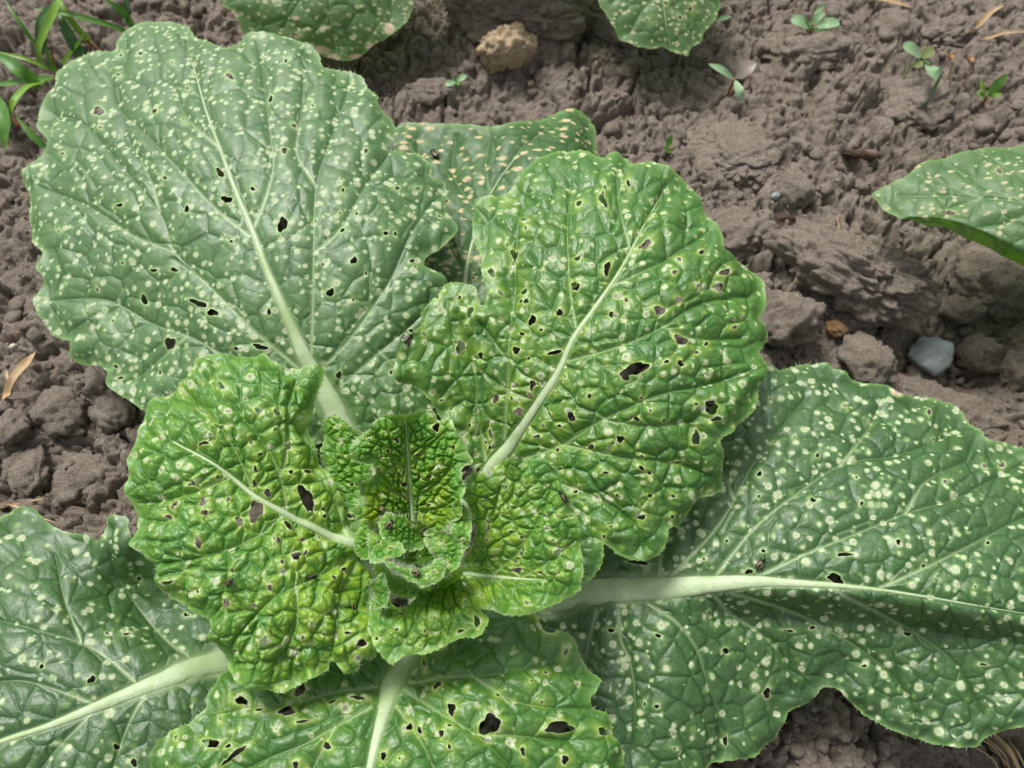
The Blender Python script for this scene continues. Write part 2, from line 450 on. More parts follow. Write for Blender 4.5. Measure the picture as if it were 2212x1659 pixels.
# ------------------------------------------------------------------ the soil: one sheet, dense where it is seen
def axis(lo, hi, step, far, n=26):
    core = np.arange(lo, hi + step / 2, step)
    g = np.geomspace(step, far, n)
    return np.concatenate([lo - g[::-1], core, hi + g])
gx = axis(-0.245, 0.245, 0.00066, 2.5); gy = axis(-0.035, 0.335, 0.00066, 2.5)
GX, GY = np.meshgrid(gx, gy)
def ground_xy(px, py, z=0.0):
    p = at(np.array(px, float), np.array(py, float), z); return p[..., 0], p[..., 1]
def soil_height(X, Y):
    mm = 1000.0
    x, y = X * mm, Y * mm
    wx = x + 5 * fbm(x / 14, y / 14, 3, 4) + 1.2 * fbm(x / 2.6, y / 2.6, 33, 3)
    wy = y + 5 * fbm(x / 14 + 40, y / 14, 4, 4) + 1.2 * fbm(x / 2.6 + 9, y / 2.6, 34, 3)
    def bil(fx, fy, sd, o, g):
        r = 0; a = 1.0
        for i in range(o):
            c_, s_ = math.cos(0.7 * i), math.sin(0.7 * i)
            u, v = (fx * c_ - fy * s_) * 2.03 ** i, (fx * s_ + fy * c_) * 2.03 ** i
            r = r + a * np.abs(vnoise(u + 11 * i, v - 7 * i, sd + i)); a *= g
        return r
    h = 3.0 * fbm(x / 70, y / 70, 1, 3) + 1.6 * fbm(x / 24, y / 24, 2, 4)
    crumb = 0.45 + 0.55 * sstep(-0.3, 0.3, fbm(x / 40 + 7, y / 40, 51, 3))
    # crusted plates, tilted and parted by cracks
    d, e, r1, r2, lx, ly = worley(wx / 24, wy / 24, 21, 1.0)
    h = h + (r1 - 0.5) * 4.6 * sstep(0.0, 0.08, e) + ((r2 - 0.5) * lx + (r1 - 0.5) * ly) * 4.5 - 5.5 * (1 - sstep(0.0, 0.06, e)) * (r2 > 0.5)
    d, e, r1, r2, lx, ly = worley(wx / 8.6, wy / 8.6, 22, 1.0)
    h = h + crumb * ((r1 - 0.5) * 3.2 * sstep(0.0, 0.12, e) + ((r2 - 0.5) * lx + (r1 - 0.5) * ly) * 3.0 - 2.6 * (1 - sstep(0.0, 0.09, e)) * (r1 > 0.35))
    # crumbly lumps with sharp creases between them
    h = h + (1.6 + 2.6 * crumb) * bil(wx / 9.5, wy / 9.5, 23, 5, 0.56)
    d, e, r1, r2, lx, ly = worley(wx / 3.1, wy / 3.1, 24, 1.0)
    dome = np.sqrt(np.clip(1 - (d / (0.40 + 0.25 * r1)) ** 2, 0, 1))
    h = h + crumb * dome * 1.5 * np.clip(r2 - 0.35, 0, 1)
    h = h + 1.0 * fbm(x / 1.9, y / 1.9, 71, 3, 0.65)
    h = h - 3.4 * np.clip(fbm(x / 3.8, y / 3.8, 81, 2) - 0.36, 0, 1) * 4 - 2.0      # small pits
    # the lie of the bed
    for px, py, r, dz in ((1150, -30, 42, -3), (930, 0, 22, -3), (2120, 690, 26, -17), (2050, 820, 22, -12), (1880, 820, 22, -6),
                          (1650, 400, 40, 3), (1820, 300, 36, 2), (1900, 1560, 34, -9), (200, 980, 26, -6), (100, 1000, 22, -4),
                          (60, 500, 16, 4), (150, 60, 30, 3), (2080, 60, 22, -4), (1560, 560, 10, -4), (2180, 1640, 20, -4)):
        cx, cy = ground_xy(px, py)
        h = h + dz * np.exp(-((x - cx * mm) ** 2 + (y - cy * mm) ** 2) / (r * r))
    far = sstep(0.36, 0.9, np.hypot(X, Y - 0.15))
    return (h * (1 - far) + far * 6 * fbm(x / 160, y / 160, 5, 3)) / mm
GZ = soil_height(GX, GY)
ny, nx = GX.shape
I = np.arange(ny * nx).reshape(ny, nx)
Q = np.stack([I[:-1, :-1], I[:-1, 1:], I[1:, 1:], I[1:, :-1]], -1).reshape(-1, 4)
soil = obj('soil', new_mesh('soil', np.stack([GX, GY, GZ], -1).reshape(-1, 3), Q), M['soil'])
soil['kind'] = 'structure'

def hz(x, y):
    x = np.atleast_1d(np.asarray(x, float)); y = np.atleast_1d(np.asarray(y, float))
    i = np.clip(np.searchsorted(gx, x) - 1, 0, nx - 2); j = np.clip(np.searchsorted(gy, y) - 1, 0, ny - 2)
    fx = (x - gx[i]) / (gx[i + 1] - gx[i]); fy = (y - gy[j]) / (gy[j + 1] - gy[j])
    return (GZ[j, i] * (1 - fx) + GZ[j, i + 1] * fx) * (1 - fy) + (GZ[j + 1, i] * (1 - fx) + GZ[j + 1, i + 1] * fx) * fy
def ground(px, py):
    z = 0.0
    for _ in range(12):
        p = at(px, py, z); z = z * 0.5 + 0.5 * float(hz(p[0], p[1])[0])
    p = at(px, py, z)
    return np.array([p[0], p[1], float(hz(p[0], p[1])[0])])

# ------------------------------------------------------------------ leaves
LEAVES = {}
class Leaf:
    pass
def spot_window(X, x, y, r, step, x0, y0):
    j0 = max(int((x - r - x0) / step), 0); j1 = min(int((x + r - x0) / step) + 2, X.shape[1])
    i0 = max(int((y - r - y0) / step), 0); i1 = min(int((y + r - y0) / step) + 2, X.shape[0])
    return slice(i0, i1), slice(j0, j1)

def make_leaf(key, parent, mat, outline, ctrl, midrib, veins, holes=(), label=None, seed=1, step=2.0, tooth=2.6, lobe=5.0,
              cells=(62, 26), blister=(0.8, 0.3), quilt=1.2, ruffle=2.0, ruffle_w=70, 
              small_holes=0, hairs=1.0, hair_len=8.0, yellow=None, dry=(), halo_amt=1.0, root=None, flat=0.55, hole_halo=7.0, vein_amp=0.35,
              fold=None, net_amt=1.0, root_w=None, ncut=1.0, density=0.6, vein_w=5.2):
    R = np.random.default_rng(seed)
    out = resample(catmull(outline, 10, True), 3.0, True)
    tan_ = np.roll(out, -1, 0) - np.roll(out, 1, 0); L = np.hypot(tan_[:, 0], tan_[:, 1]) + 1e-9
    area = 0.5 * np.sum(out[:, 0] * np.roll(out[:, 1], -1) - np.roll(out[:, 0], -1) * out[:, 1])
    nrm = np.stack([tan_[:, 1], -tan_[:, 0]], 1) / L[:, None] * (1 if area > 0 else -1)
    s = np.arange(len(out)) * 3.0
    per = 30 + 9 * np.sin(s / 170 + seed)
    saw = ((s / per) % 1.0)
    off = lobe * vnoise(s / 45, s * 0 + seed, seed) + tooth * (saw ** 1.6 - 0.4) + 0.8 * vnoise(s / 9, s * 0, seed + 3)
    out = out + nrm * off[:, None]
    x0, y0 = out.min(0) - 6; x1, y1 = out.max(0) + 6
    xs = np.arange(x0, x1, step); ys = np.arange(y0, y1, step)
    X, Y = np.meshgrid(xs, ys)
    sdf = poly_sdf(X, Y, out); edge_d = sdf.copy()
    tps = TPS(ctrl)
    Z = tps(X, Y)
    if fold is not None: Z = Z + fold(X, Y)
    # veins
    vein = np.zeros_like(X); groove = np.zeros_like(X); vd = np.full_like(X, 1e6)
    for v in veins:
        pl = resample(catmull(np.array([(a, b) for a, b in v], float), 8), 12)
        n = len(pl); w = (1.6 + (vein_w - 1.6) * np.linspace(1, 0, n) ** 1.2)[:, None]
        d, wd = seg_dist(X, Y, np.hstack([pl, w]))
        along = np.clip((wd - 1.6) / (vein_w - 1.6), 0, 1); line = np.exp(-(d / (wd * 0.62 + 0.3)) ** 2)
        vein = np.maximum(vein, line * (0.06 + 0.85 * along ** 1.35)); groove = np.maximum(groove, line * (1 - along)); vd = np.minimum(vd, d)
    mid = None
    if midrib:
        mid = resample(catmull(np.array(midrib, float), 10), 8)
        d, wd = seg_dist(X, Y, mid)
        vein = np.maximum(vein, np.clip(1.25 - d / (wd * 0.62 + 0.7), 0, 1) * np.clip(wd / 3.5, 0.1, 1)); groove = np.maximum(groove, np.exp(-(d / 3.0) ** 2) * np.clip(1 - wd / 4, 0, 1)); vd = np.minimum(vd, np.maximum(d - wd * 0.5, 0))
    # reticulate network
    wx = X + 9 * fbm(X / 55, Y / 55, seed + 5, 3); wy = Y + 9 * fbm(X / 55 + 31, Y / 55, seed + 6, 3)
    d1, e1, ra, rb, lx, ly = worley(wx / cells[0], wy / cells[0], seed + 11, 0.95)
    d2, e2, rc, rd, lx2, ly2 = worley(wx / cells[1], wy / cells[1], seed + 12, 0.95)
    e1 = np.minimum(e1, vd / cells[0]); e2 = np.minimum(np.minimum(e2, vd / cells[1]), e1 * cells[0] / cells[1])
    fade = sstep(0, 45, edge_d) * 0.75 + 0.25
    def dome(e, w): return 1 - (1 - np.clip(e / w, 0, 1)) ** 2
    disp = blister[0] * (dome(e1, 0.33) - 0.58) * fade * (0.7 + 0.6 * ra) + blister[1] * (dome(e2, 0.45) - 0.5) * (0.5 + rc) * fade
    disp += quilt * (1 - np.exp(-vd / 26)) * fade
    disp += vein_amp * vein - 0.15 * groove
    ed = np.exp(-np.clip(edge_d, 0, 1e4) / ruffle_w)
    disp += ruffle * ed * fbm(X / 62, Y / 62, seed + 21, 2) * 1.6 + 0.35 * fbm(X / 110, Y / 110, seed + 22, 2)
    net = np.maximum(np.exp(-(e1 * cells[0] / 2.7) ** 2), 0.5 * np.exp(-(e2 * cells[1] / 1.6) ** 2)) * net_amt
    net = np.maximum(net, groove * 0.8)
    # feeding marks
    spot = np.zeros_like(X); core = np.zeros_like(X); halo = np.zeros_like(X); drym = np.zeros_like(X)
    core += density(X, Y) if callable(density) else density
    hl = [tuple(h) + (0.0,) * (5 - len(h)) for h in [(h if len(h) > 3 else (h[0], h[1], h[2], h[2])) for h in holes]]
    k = 0
    while k < small_holes:
        x = R.uniform(x0, x1); y = R.uniform(y0, y1); i = int((y - y0) / step); j = int((x - x0) / step)
        if i >= X.shape[0] or j >= X.shape[1] or edge_d[i, j] < 14 or vein[i, j] > 0.3: continue
        k += 1; r = R.uniform(1.8, 4.2); hl.append((x, y, r, r * R.uniform(0.7, 1.5), R.uniform(0, 180)))
    for x, y, rx, ry, rot in hl:
        sl = spot_window(X, x, y, max(rx, ry) * 2 + 30, step, x0, y0)
        dx, dy = X[sl] - x, Y[sl] - y; th = math.radians(rot)
        u = dx * math.cos(th) + dy * math.sin(th); v = -dx * math.sin(th) + dy * math.cos(th)
        an = np.arctan2(v / ry, u / rx); ph = x * 1.7 + y
        rr = 1 + ncut * (0.17 * np.sin(2 * an + ph) + 0.13 * np.sin(3 * an + 2 * ph) + 0.08 * np.sin(5 * an + ph * 3))
        rho = np.hypot(u / rx, v / ry)
        sd_ = (rho / rr - 1) * math.sqrt(rx * ry)
        sdf[sl] = np.minimum(sdf[sl], sd_)
        halo[sl] = np.maximum(halo[sl], halo_amt * np.exp(-np.clip(sd_, 0, 99) / hole_halo))
        spot[sl] = np.maximum(spot[sl], 0.75 * sstep(4.2, 0.8, sd_) * (0.35 + 0.65 * (np.sin(an + ph) > -0.2)))
        disp[sl] += 0.15 * np.exp(-np.clip(sd_, 0, 99) / 6)
    for x, y, rx, ry in dry:
        sl = spot_window(X, x, y, max(rx, ry) * 2, step, x0, y0)
        rho = np.hypot((X[sl] - x) / rx, (Y[sl] - y) / ry) + 0.45 * fbm(X[sl] / 14, Y[sl] / 14, seed + 77, 3)
        drym[sl] = np.maximum(drym[sl], sstep(1.0, 0.8, rho)); halo[sl] = np.maximum(halo[sl], sstep(1.4, 1.0, rho))
    edge = 0.8 * np.exp(-np.clip(edge_d, 0, 1e4) / 4.0)
    yel = np.zeros_like(X)
    if yellow is not None:
        yel = np.clip(yellow(X, Y) * (0.55 + 0.9 * fbm(X / 40, Y / 40, seed + 41, 3)) , 0, 1)
        yel = np.clip(yel + 0.35 * yel * (dome(e2, 0.4) > 0.8), 0, 1)
    # world positions
    P = at(X, Y, Z / 1000.0)
    def normals(P):
        gu = np.gradient(P, axis=1); gv = np.gradient(P, axis=0)
        N = np.cross(gv, gu)
        return N / (np.linalg.norm(N, axis=2)[..., None] + 1e-12)
    N0 = normals(P)
    P = P + N0 * (disp / 1000.0)[..., None]
    N1 = normals(P)
    lf = Leaf(); lf.P, lf.N, lf.x0, lf.y0, lf.step, lf.out, lf.sdf = P, N1, x0, y0, step, out, sdf
    LEAVES[key] = lf
    def sample(px, py, arr=P):
        u = np.clip((np.asarray(px, float) - x0) / step, 0, X.shape[1] - 1.001); v = np.clip((np.asarray(py, float) - y0) / step, 0, X.shape[0] - 1.001)
        i = v.astype(int); j = u.astype(int); fu = (u - j)[..., None]; fv = (v - i)[..., None]
        return (arr[i, j] * (1 - fu) + arr[i, j + 1] * fu) * (1 - fv) + (arr[i + 1, j] * (1 - fu) + arr[i + 1, j + 1] * fu) * fv
    lf.sample = sample
    # cut the sheet along the outline and the holes
    s_ = sdf.ravel(); s_ = np.where(np.abs(s_) < 0.04, np.where(s_ >= 0, 0.04, -0.04), s_)
    idx = np.arange(s_.size).reshape(X.shape)
    a, b, c, d = idx[:-1, :-1], idx[:-1, 1:], idx[1:, 1:], idx[1:, :-1]
    T = np.concatenate([np.stack([a, d, c], -1).reshape(-1, 3), np.stack([a, c, b], -1).reshape(-1, 3)])
    ins = s_ > 0; cnt = ins[T].sum(1)
    full = T[cnt == 3]
    def roll(T, flag):
        k = np.argmax(flag, 1); r = np.arange(len(T))
        return np.stack([T[r, k], T[r, (k + 1) % 3], T[r, (k + 2) % 3]], 1)
    one = roll(T[cnt == 1], ins[T[cnt == 1]]); two = roll(T[cnt == 2], ~ins[T[cnt == 2]])
    eds = np.concatenate([one[:, [0, 1]], one[:, [0, 2]], two[:, [0, 1]], two[:, [0, 2]]])
    lo = eds.min(1).astype(np.int64); hi = eds.max(1).astype(np.int64)
    ukey, inv = np.unique(lo * s_.size + hi, return_inverse=True)
    ea = (ukey // s_.size).astype(int); eb = (ukey % s_.size).astype(int)
    tt = (s_[ea] / (s_[ea] - s_[eb]))[:, None]
    inv = inv + s_.size
    n1, n2 = len(one), len(two)
    e01, e02 = inv[:n1], inv[n1:2 * n1]; f01, f02 = inv[2 * n1:2 * n1 + n2], inv[2 * n1 + n2:]
    tris = np.concatenate([full, np.stack([one[:, 0], e01, e02], 1), np.stack([f01, two[:, 1], two[:, 2]], 1), np.stack([f01, two[:, 2], f02], 1)])
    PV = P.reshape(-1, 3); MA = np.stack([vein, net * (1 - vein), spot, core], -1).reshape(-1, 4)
    MB = np.stack([halo, edge, yel, drym], -1).reshape(-1, 4)
    def ext(V): return np.vstack([V, V[ea] * (1 - tt) + V[eb] * tt])
    used, rem = np.unique(tris, return_inverse=True)
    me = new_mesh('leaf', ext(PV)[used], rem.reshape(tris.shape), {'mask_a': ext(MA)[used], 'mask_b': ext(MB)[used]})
    o = obj('leaf', me, mat, parent)
    if label: o['label'] = label
    lf.obj = o
    # midrib with the stalk that leads to the stem
    if mid is not None:
        mp = sample(mid[:, 0], mid[:, 1]); mn = sample(mid[:, 0], mid[:, 1], N0)
        k = max(3, len(mp) // 12)
        depth = (mp - CAM) @ FWD
        r = mid[:, 2] * 0.5 * depth / FP
        sm = mp.copy()
        for _ in range(3): sm[1:-1] = (sm[:-2] + sm[1:-1] * 2 + sm[2:]) / 4
        path = sm - mn * (r * 0.22)[:, None]
        if root is not None:
            root = np.asarray(root, float); q0 = path[0]; dirv = path[0] - path[min(4, len(path) - 1)]
            ln = np.linalg.norm(root - q0); dirv = dirv / (np.linalg.norm(dirv) + 1e-9)
            ts = np.linspace(0, 1, 12)[:-1, None]
            m1 = q0 + dirv * ln * 0.4; m2 = root + np.array([0, 0, ln * 0.25])
            bz = root * (1 - ts) ** 3 + 3 * m2 * ts * (1 - ts) ** 2 + 3 * m1 * ts ** 2 * (1 - ts) + q0 * ts ** 3
            path = np.vstack([bz, path]); r = np.concatenate([np.linspace((root_w or r[0] * 0.9), r[0], len(bz)), r]); mn = np.vstack([np.repeat(mn[:1], len(bz), 0), mn])
        r = r * (1 + 0.05 * vnoise(np.arange(len(r)) / 3.0, np.zeros(len(r)), seed))
        V, T2 = tube(path, r, 14, flat, up=mn)
        rb = obj('midrib', new_mesh('midrib', V, T2), M['rib'], o)
    # bristles on the margin
    if hairs:
        inner = [(1, out)]
        bits = []
        m = int(len(out) * 3.0 / 11.0 * hairs)
        ks = R.integers(0, len(out), m)
        px = out[ks] - nrm[ks] * 1.5
        ii = np.clip(((px[:, 1] - y0) / step).astype(int), 0, X.shape[0] - 1); jj = np.clip(((px[:, 0] - x0) / step).astype(int), 0, X.shape[1] - 1)
        b0 = sample(px[:, 0], px[:, 1]); nn = sample(px[:, 0], px[:, 1], N1)
        tip_px = px + nrm[ks] * (hair_len * R.uniform(0.5, 1.25, (m, 1))) + R.normal(0, 2.2, (m, 2))
        zb = b0[:, 2]
        tipw = at(tip_px[:, 0], tip_px[:, 1], zb) + nn * (R.uniform(-0.1, 0.45, (m, 1)) / 1000)
        ax = tipw - b0; side = np.cross(ax, nn); side /= np.linalg.norm(side, axis=1)[:, None] + 1e-12
        w = 0.000075
        V = np.stack([b0 + side * w, b0 - side * w, b0 + nn * w * 1.4, tipw], 1).reshape(-1, 3)
        base = np.arange(m)[:, None] * 4
        T3 = np.concatenate([base + np.array([[0, 1, 3]]), base + np.array([[1, 2, 3]]), base + np.array([[2, 0, 3]])])
        h = obj('bristles', new_mesh('bristles', V, T3, smooth=False), M['hair'], o); h['kind'] = 'stuff'
    return lf

def q1(L): return [(a / 2, b / 2, c / 2, (d if d else c) / 2, r) for a, b, c, d, r in [(tuple(t) + (0, 0))[:5] if len(t) < 5 else t for t in L]]
def qz(L, ox, oy, f=0.5):
    out = []
    for t in L:
        a, b, c = t[:3]; d = t[3] if len(t) > 3 and t[3] else c; r = t[4] if len(t) > 4 else 0
        out.append((ox + a * f, oy + b * f, c * f, d * f, r))
    return out

# ---------------- the main cabbage
HEART = at(890, 1230, 0.030)
SX, SY = HEART[0], HEART[1] + 0.006
plant = empty('chinese_cabbage', (0, 0, 0), 'large young cabbage with pale ribs and hole-riddled green leaves around a crumpled yellow-green heart', 'cabbage')
STEM = np.array([SX, SY, 0.012])
def root_at(px, py):
    p = at(px, py, 0.02); d = p - STEM; d[2] = 0; d = d / (np.linalg.norm(d) + 1e-9)
    return STEM + d * 0.006
gz0 = float(hz(SX, SY)[0])
V, T = tube([(SX, SY, gz0 - 0.004), (SX, SY, gz0 + 0.004), (SX, SY, 0.010), (SX, SY, 0.015), (SX, SY, 0.018)], [0.0075, 0.0085, 0.009, 0.008, 0.004], 18, up=(0, 1, 0))
obj('stem', new_mesh('stem', V, T), M['rib'], plant)

L1 = [(252,95),(267,80),(295,60),(320,49),(350,50),(380,50),(405,55),(417,75),(440,90),(465,105),(495,111),(515,92),(537,77),(575,75),(625,82),(665,100),(690,122),(697,145),(725,150),(770,157),(787,170),(795,190),(817,210),(817,230),(845,257),(852,277),(847,300),(832,318),(850,322),(900,325),(930,355),(935,380),(960,387),(966,415),(967,450),(989,490),(980,510),(950,537),(925,550),(917,570),(940,587),(968,615),(985,680),(975,780),(955,850),(930,890),(880,925),(820,945),(765,950),(725,950),(640,965),(520,965),(420,940),(320,889),(260,850),(235,830),(240,805),(215,790),(175,785),(152,770),(155,740),(125,730),(102,710),(82,670),(75,640),(92,600),(80,580),(92,550),(67,520),(60,475),(62,425),(52,395),(54,370),(75,350),(95,330),(105,305),(85,280),(82,250),(92,220),(124,190),(127,160),(145,140),(175,120),(210,111),(245,110)]
H1 = qz([(1225,978,22,28),(985,868,20,16,20),(955,752,11,20,-20),(815,908,10,14),(527,893,14,8),(1170,430,9,14),(1000,348,18,10,25),(1230,658,13,11),(720,775,9,8),(1097,825,9,8),(1270,545,8,9),(620,250,10,6),(522,237,6,6),(435,490,22,16,-40),(675,490,11,10),(440,557,8,5),(1482,830,6,9),(1480,998,10,9,30),(1665,1018,8,9),(1530,1137,14,15),(1430,1268,15,18),(1580,665,9,8),(1540,930,6),(1470,925,5),(1780,1127,10,8),(1705,1020,7),(633,1298,14,20),(680,1172,14,8),(762,1168,12,9),(870,1315,32,13,25),(930,1355,26,13,20),(740,1485,17,28,20),(867,1567,8,11),(700,1612,5,10),(1027,1507,12,6),(1130,1500,28,12,15),(1168,1350,7,15,-15),(1008,1050,8,6),(1467,1620,10,17),(1775,1428,10,6),(1395,1145,5),(280,672,8,5),(520,335,7,5),(755,285,5,4),(430,1255,5,8),(543,1140,5,6),(1527,1300,5,7),(1715,820,8),(1805,818,10,8),(1352,468,5),(795,520,5),(530,1635,14,4,-20),(1580,148,11),(1205,0,10)], 0, 0)
make_leaf('broad', plant, M['mature'], L1,
    [(745,945,22),(660,770,32),(545,500,43),(445,240,44),(390,60,36),(700,120,40),(250,110,32),(90,260,28),(60,450,26),(85,640,24),(240,820,20),(330,880,22),(300,500,36),(450,700,34),(350,650,30),(820,250,40),(950,420,36),(930,600,35),(800,600,39),(760,400,43),(860,800,30),(900,900,25),(600,920,24),(960,780,26)],
    [(745,940,50),(710,862,44),(662,778,30),(640,730,25),(605,650,18),(575,580,14),(545,498,11),(510,415,7),(475,320,4.5),(445,240,3),(420,150,1.6),(402,80,0.8)],
    [[(672,790),(675,675),(677,550),(682,400),(710,310),(745,210),(755,160)], [(547,495),(570,440),(590,360),(582,280),(565,150),(555,90)],
     [(540,510),(465,450),(390,370),(320,295),(255,230),(240,160)], [(645,795),(550,715),(450,615),(380,545),(345,460),(250,345),(185,270),(110,240)],
     [(640,840),(560,800),(490,770),(405,725),(330,700),(240,650),(150,645),(90,650)], [(690,800),(750,740),(810,655),(845,600),(885,510),(930,440),(955,420)],
     [(740,830),(760,815),(820,760),(880,710),(930,660)], [(380,545),(290,510),(190,445),(80,400)], [(450,615),(380,560)], [(682,400),(640,330),(650,250),(655,170)],
     [(475,320),(400,250),(370,160)], [(677,550),(740,490),(790,400),(840,330)], [(405,725),(330,790),(270,830)], [(345,460),(330,400),(280,300)], [(820,760),(860,800),(900,850)]],
    holes=H1, label='broad round leaf dotted with white feeding spots', seed=101, vein_w=6.2, density=0.9, step=1.9, cells=(66, 30), blister=(0.42, 0.12), quilt=1.1, ruffle=1.6, 
    small_holes=16, yellow=lambda X, Y: 0.25 * sstep(640, 900, Y), root=root_at(745, 935), lobe=1.5, tooth=2.5, hole_halo=4.5)

L2 = [(852,277),(900,268),(950,270),(1000,273),(1060,275),(1110,268),(1160,252),(1200,243),(1240,242),(1265,258),(1285,285),(1290,315),(1305,345),(1345,410),(1330,520),(1240,620),(1120,690),(1010,700),(930,650),(860,560),(825,450),(825,350)]
make_leaf('back', plant, M['old'], L2, [(850,280,19),(1060,280,24),(1230,245,17),(1300,340,14),(1340,450,14),(1100,450,25),(1000,600,21),(930,450,21),(830,420,18),(1010,700,18),(1200,350,26),(1150,620,18),(1000,350,20)],
    [(1000,700,16),(1005,600,9),(1022,520,5),(1058,420,2.5),(1120,330,1.5),(1190,265,0.8)],
    [[(1022,520),(1100,450),(1200,380),(1270,330)], [(1058,420),(1050,350),(1060,290)], [(1005,600),(960,500),(930,400),(900,310)], [(1040,470),(980,380),(985,300)], [(1005,620),(1120,560),(1240,500),(1320,440)]],
    holes=[(1160,440,5,4),(915,420,5,4),(965,440,4,3)], label='dark green older leaf with tan flecks behind the plant', seed=102, density=0.85, step=2.1, cells=(60, 28), blister=(0.35, 0.1), quilt=1.6, ruffle=1.4, 
    root=root_at(1000, 700), lobe=2, tooth=2.2, hairs=0.8, halo_amt=0.6)

L3 = [(1020,465),(1040,435),(1070,427),(1106,400),(1126,370),(1156,350),(1196,332),(1246,332),(1281,340),(1306,352),(1326,341),(1351,345),(1371,360),(1416,362),(1456,380),(1501,405),(1521,435),(1526,465),(1541,490),(1553,520),(1556,540),(1591,552),(1616,570),(1638,595),(1651,630),(1653,665),(1641,685),(1656,710),(1656,740),(1638,760),(1648,785),(1646,810),(1636,840),(1631,885),(1601,915),(1551,947),(1561,975),(1558,1025),(1566,1055),(1541,1070),(1506,1080),(1496,1110),(1476,1137),(1451,1140),(1438,1150),(1436,1180),(1411,1205),(1376,1211),(1346,1202),(1321,1185),(1306,1175),(1303,1210),(1291,1235),(1261,1260),(1200,1240),(1120,1190),(1060,1100),(1035,1040),(1005,985),(995,950),(965,930),(945,895),(930,865),(890,832),(860,825),(850,800),(860,765),(885,730),(915,700),(910,680),(945,640),(960,620),(995,617),(1030,625),(1034,655),(1048,660),(1052,625),(1045,600),(1040,560),(1022,520)]
H3 = qz([(60,965,12,10),(15,1105,14,20),(500,805,8,12),(385,880,10,24),(570,1068,24,15,-20),(410,1170,14,26,15),(275,1240,16,20),(285,1125,12,14),(55,1265,14,14),(45,1308,8),(68,1308,10),(95,1388,18,20),(908,1185,20,14),(890,1245,18,16),(790,1248,8),(690,1195,12,8),(712,1303,12,10),(632,1350,22,18),(430,1368,8,14),(725,1470,26,22,40),(945,1423,8),(835,1488,8),(720,1575,13),(660,1570,10,8),(535,1600,52,24,-30),(490,1625,22,20),(25,1515,15,18),(190,1525,25,9,-15),(80,1550,6),(135,1430,6),(210,1355,14,12),(50,1445,10,6),(810,1100,8),(978,1383,6),(290,895,14,9),(400,900,9,14)], 1106, 0) \
   + qz([(845,100,26,24,-40),(860,150,14,9),(790,230,14,30),(470,237,18,12),(270,140,15,18),(345,270,14,10),(538,150,12,9),(440,255,6),(347,55,8),(558,60,6),(40,115,14,12),(8,60,8),(120,225,12,6),(410,380,12,5),(555,360,14,7,30),(685,480,7),(455,478,6),(557,575,12),(688,573,8),(400,658,7),(590,480,9),(430,615,9,4),(855,470,7,11),(720,340,16,5),(90,45,6,10),(195,285,4,8),(275,465,7)], 1106, 829.5) \
   + qz([(1080,120,18,20),(1210,185,20,16),(1505,222,18,26),(1285,45,15,24),(1270,100,9,12),(1170,117,10,9),(1200,45,9),(1350,268,8),(1440,270,9),(1320,325,14,8),(1050,310,9,32,-20),(1045,385,8,12),(928,265,7,10),(980,520,15),(770,130,10,6),(1600,388,14),(1420,408,6,10),(1265,290,4,8),(1605,110,12,10),(1400,85,6),(1385,203,6,8)], 650.6, 813.5, 0.3922) \
   + qz([(1890,1290,10),(1992,1295,8),(1990,1500,20,24),(2082,1535,12),(2020,1410,6),(1830,1450,8),(2040,1355,13,22,20),(2165,1270,10),(2130,1190,14,16)], 0, 0)
make_leaf('right_upper', plant, M['young'], L3,
    [(1055,1015,28),(1200,820,48),(1326,605,58),(1416,440,56),(1250,335,50),(1120,390,51),(1030,480,49),(1500,420,52),(1650,640,46),(1650,800,47),(1560,950,46),(1560,1050,38),(1450,1140,38),(1380,1205,38),(1280,1240,35),(1150,1150,32),(860,800,45),(950,630,47),(1000,800,41),(950,900,37),(1400,850,54),(1300,1000,45),(1500,750,55),(1120,600,52),(1050,650,49),(1530,600,55),(1250,480,58)],
    [(1045,1030,34),(1094,970,28),(1141,904,20),(1192,825,17),(1206,800,14),(1241,725,11),(1276,675,9),(1326,605,6.5),(1361,545,4),(1386,495,2.6),(1416,440,1.6),(1440,400,0.8)],
    [[(1054,998),(1037,927),(1029,872),(1027,813),(1010,740),(990,680)], [(1090,959),(1094,892),(1098,813),(1100,740),(1108,640),(1116,540),(1125,440)], [(1246,718),(1231,625),(1226,495),(1231,400)],
     [(1222,780),(1331,750),(1431,705),(1491,665),(1556,645),(1620,640)], [(1129,990),(1200,966),(1301,907),(1346,885),(1431,850),(1530,830),(1620,800)], [(1200,966),(1226,962),(1341,987),(1456,1000),(1546,1030)],
     [(1110,1000),(1200,1040),(1300,1080),(1370,1130),(1400,1180)], [(1316,620),(1420,570),(1500,520),(1530,500)], [(1361,545),(1340,460),(1330,380)], [(1431,705),(1500,730),(1600,730)], [(1301,907),(1400,920),(1500,910)], [(1098,780),(1040,700)]],
    holes=H3, label='puckered bright green leaf peppered with dark shot holes', seed=103, vein_w=6.4, density=0.5, step=1.9, cells=(46, 20), blister=(0.72, 0.2), quilt=1.5, ruffle=2.2, 
    small_holes=22, yellow=lambda X, Y: 0.30 * np.exp(-((X - 1080) ** 2 + (Y - 850) ** 2) / 230 ** 2) + 0.12 + 0.3 * np.exp(-((X - 1100) ** 2 + (Y - 480) ** 2) / 90 ** 2), root=root_at(1060, 1010), lobe=2, tooth=3.0, hole_halo=5.5)

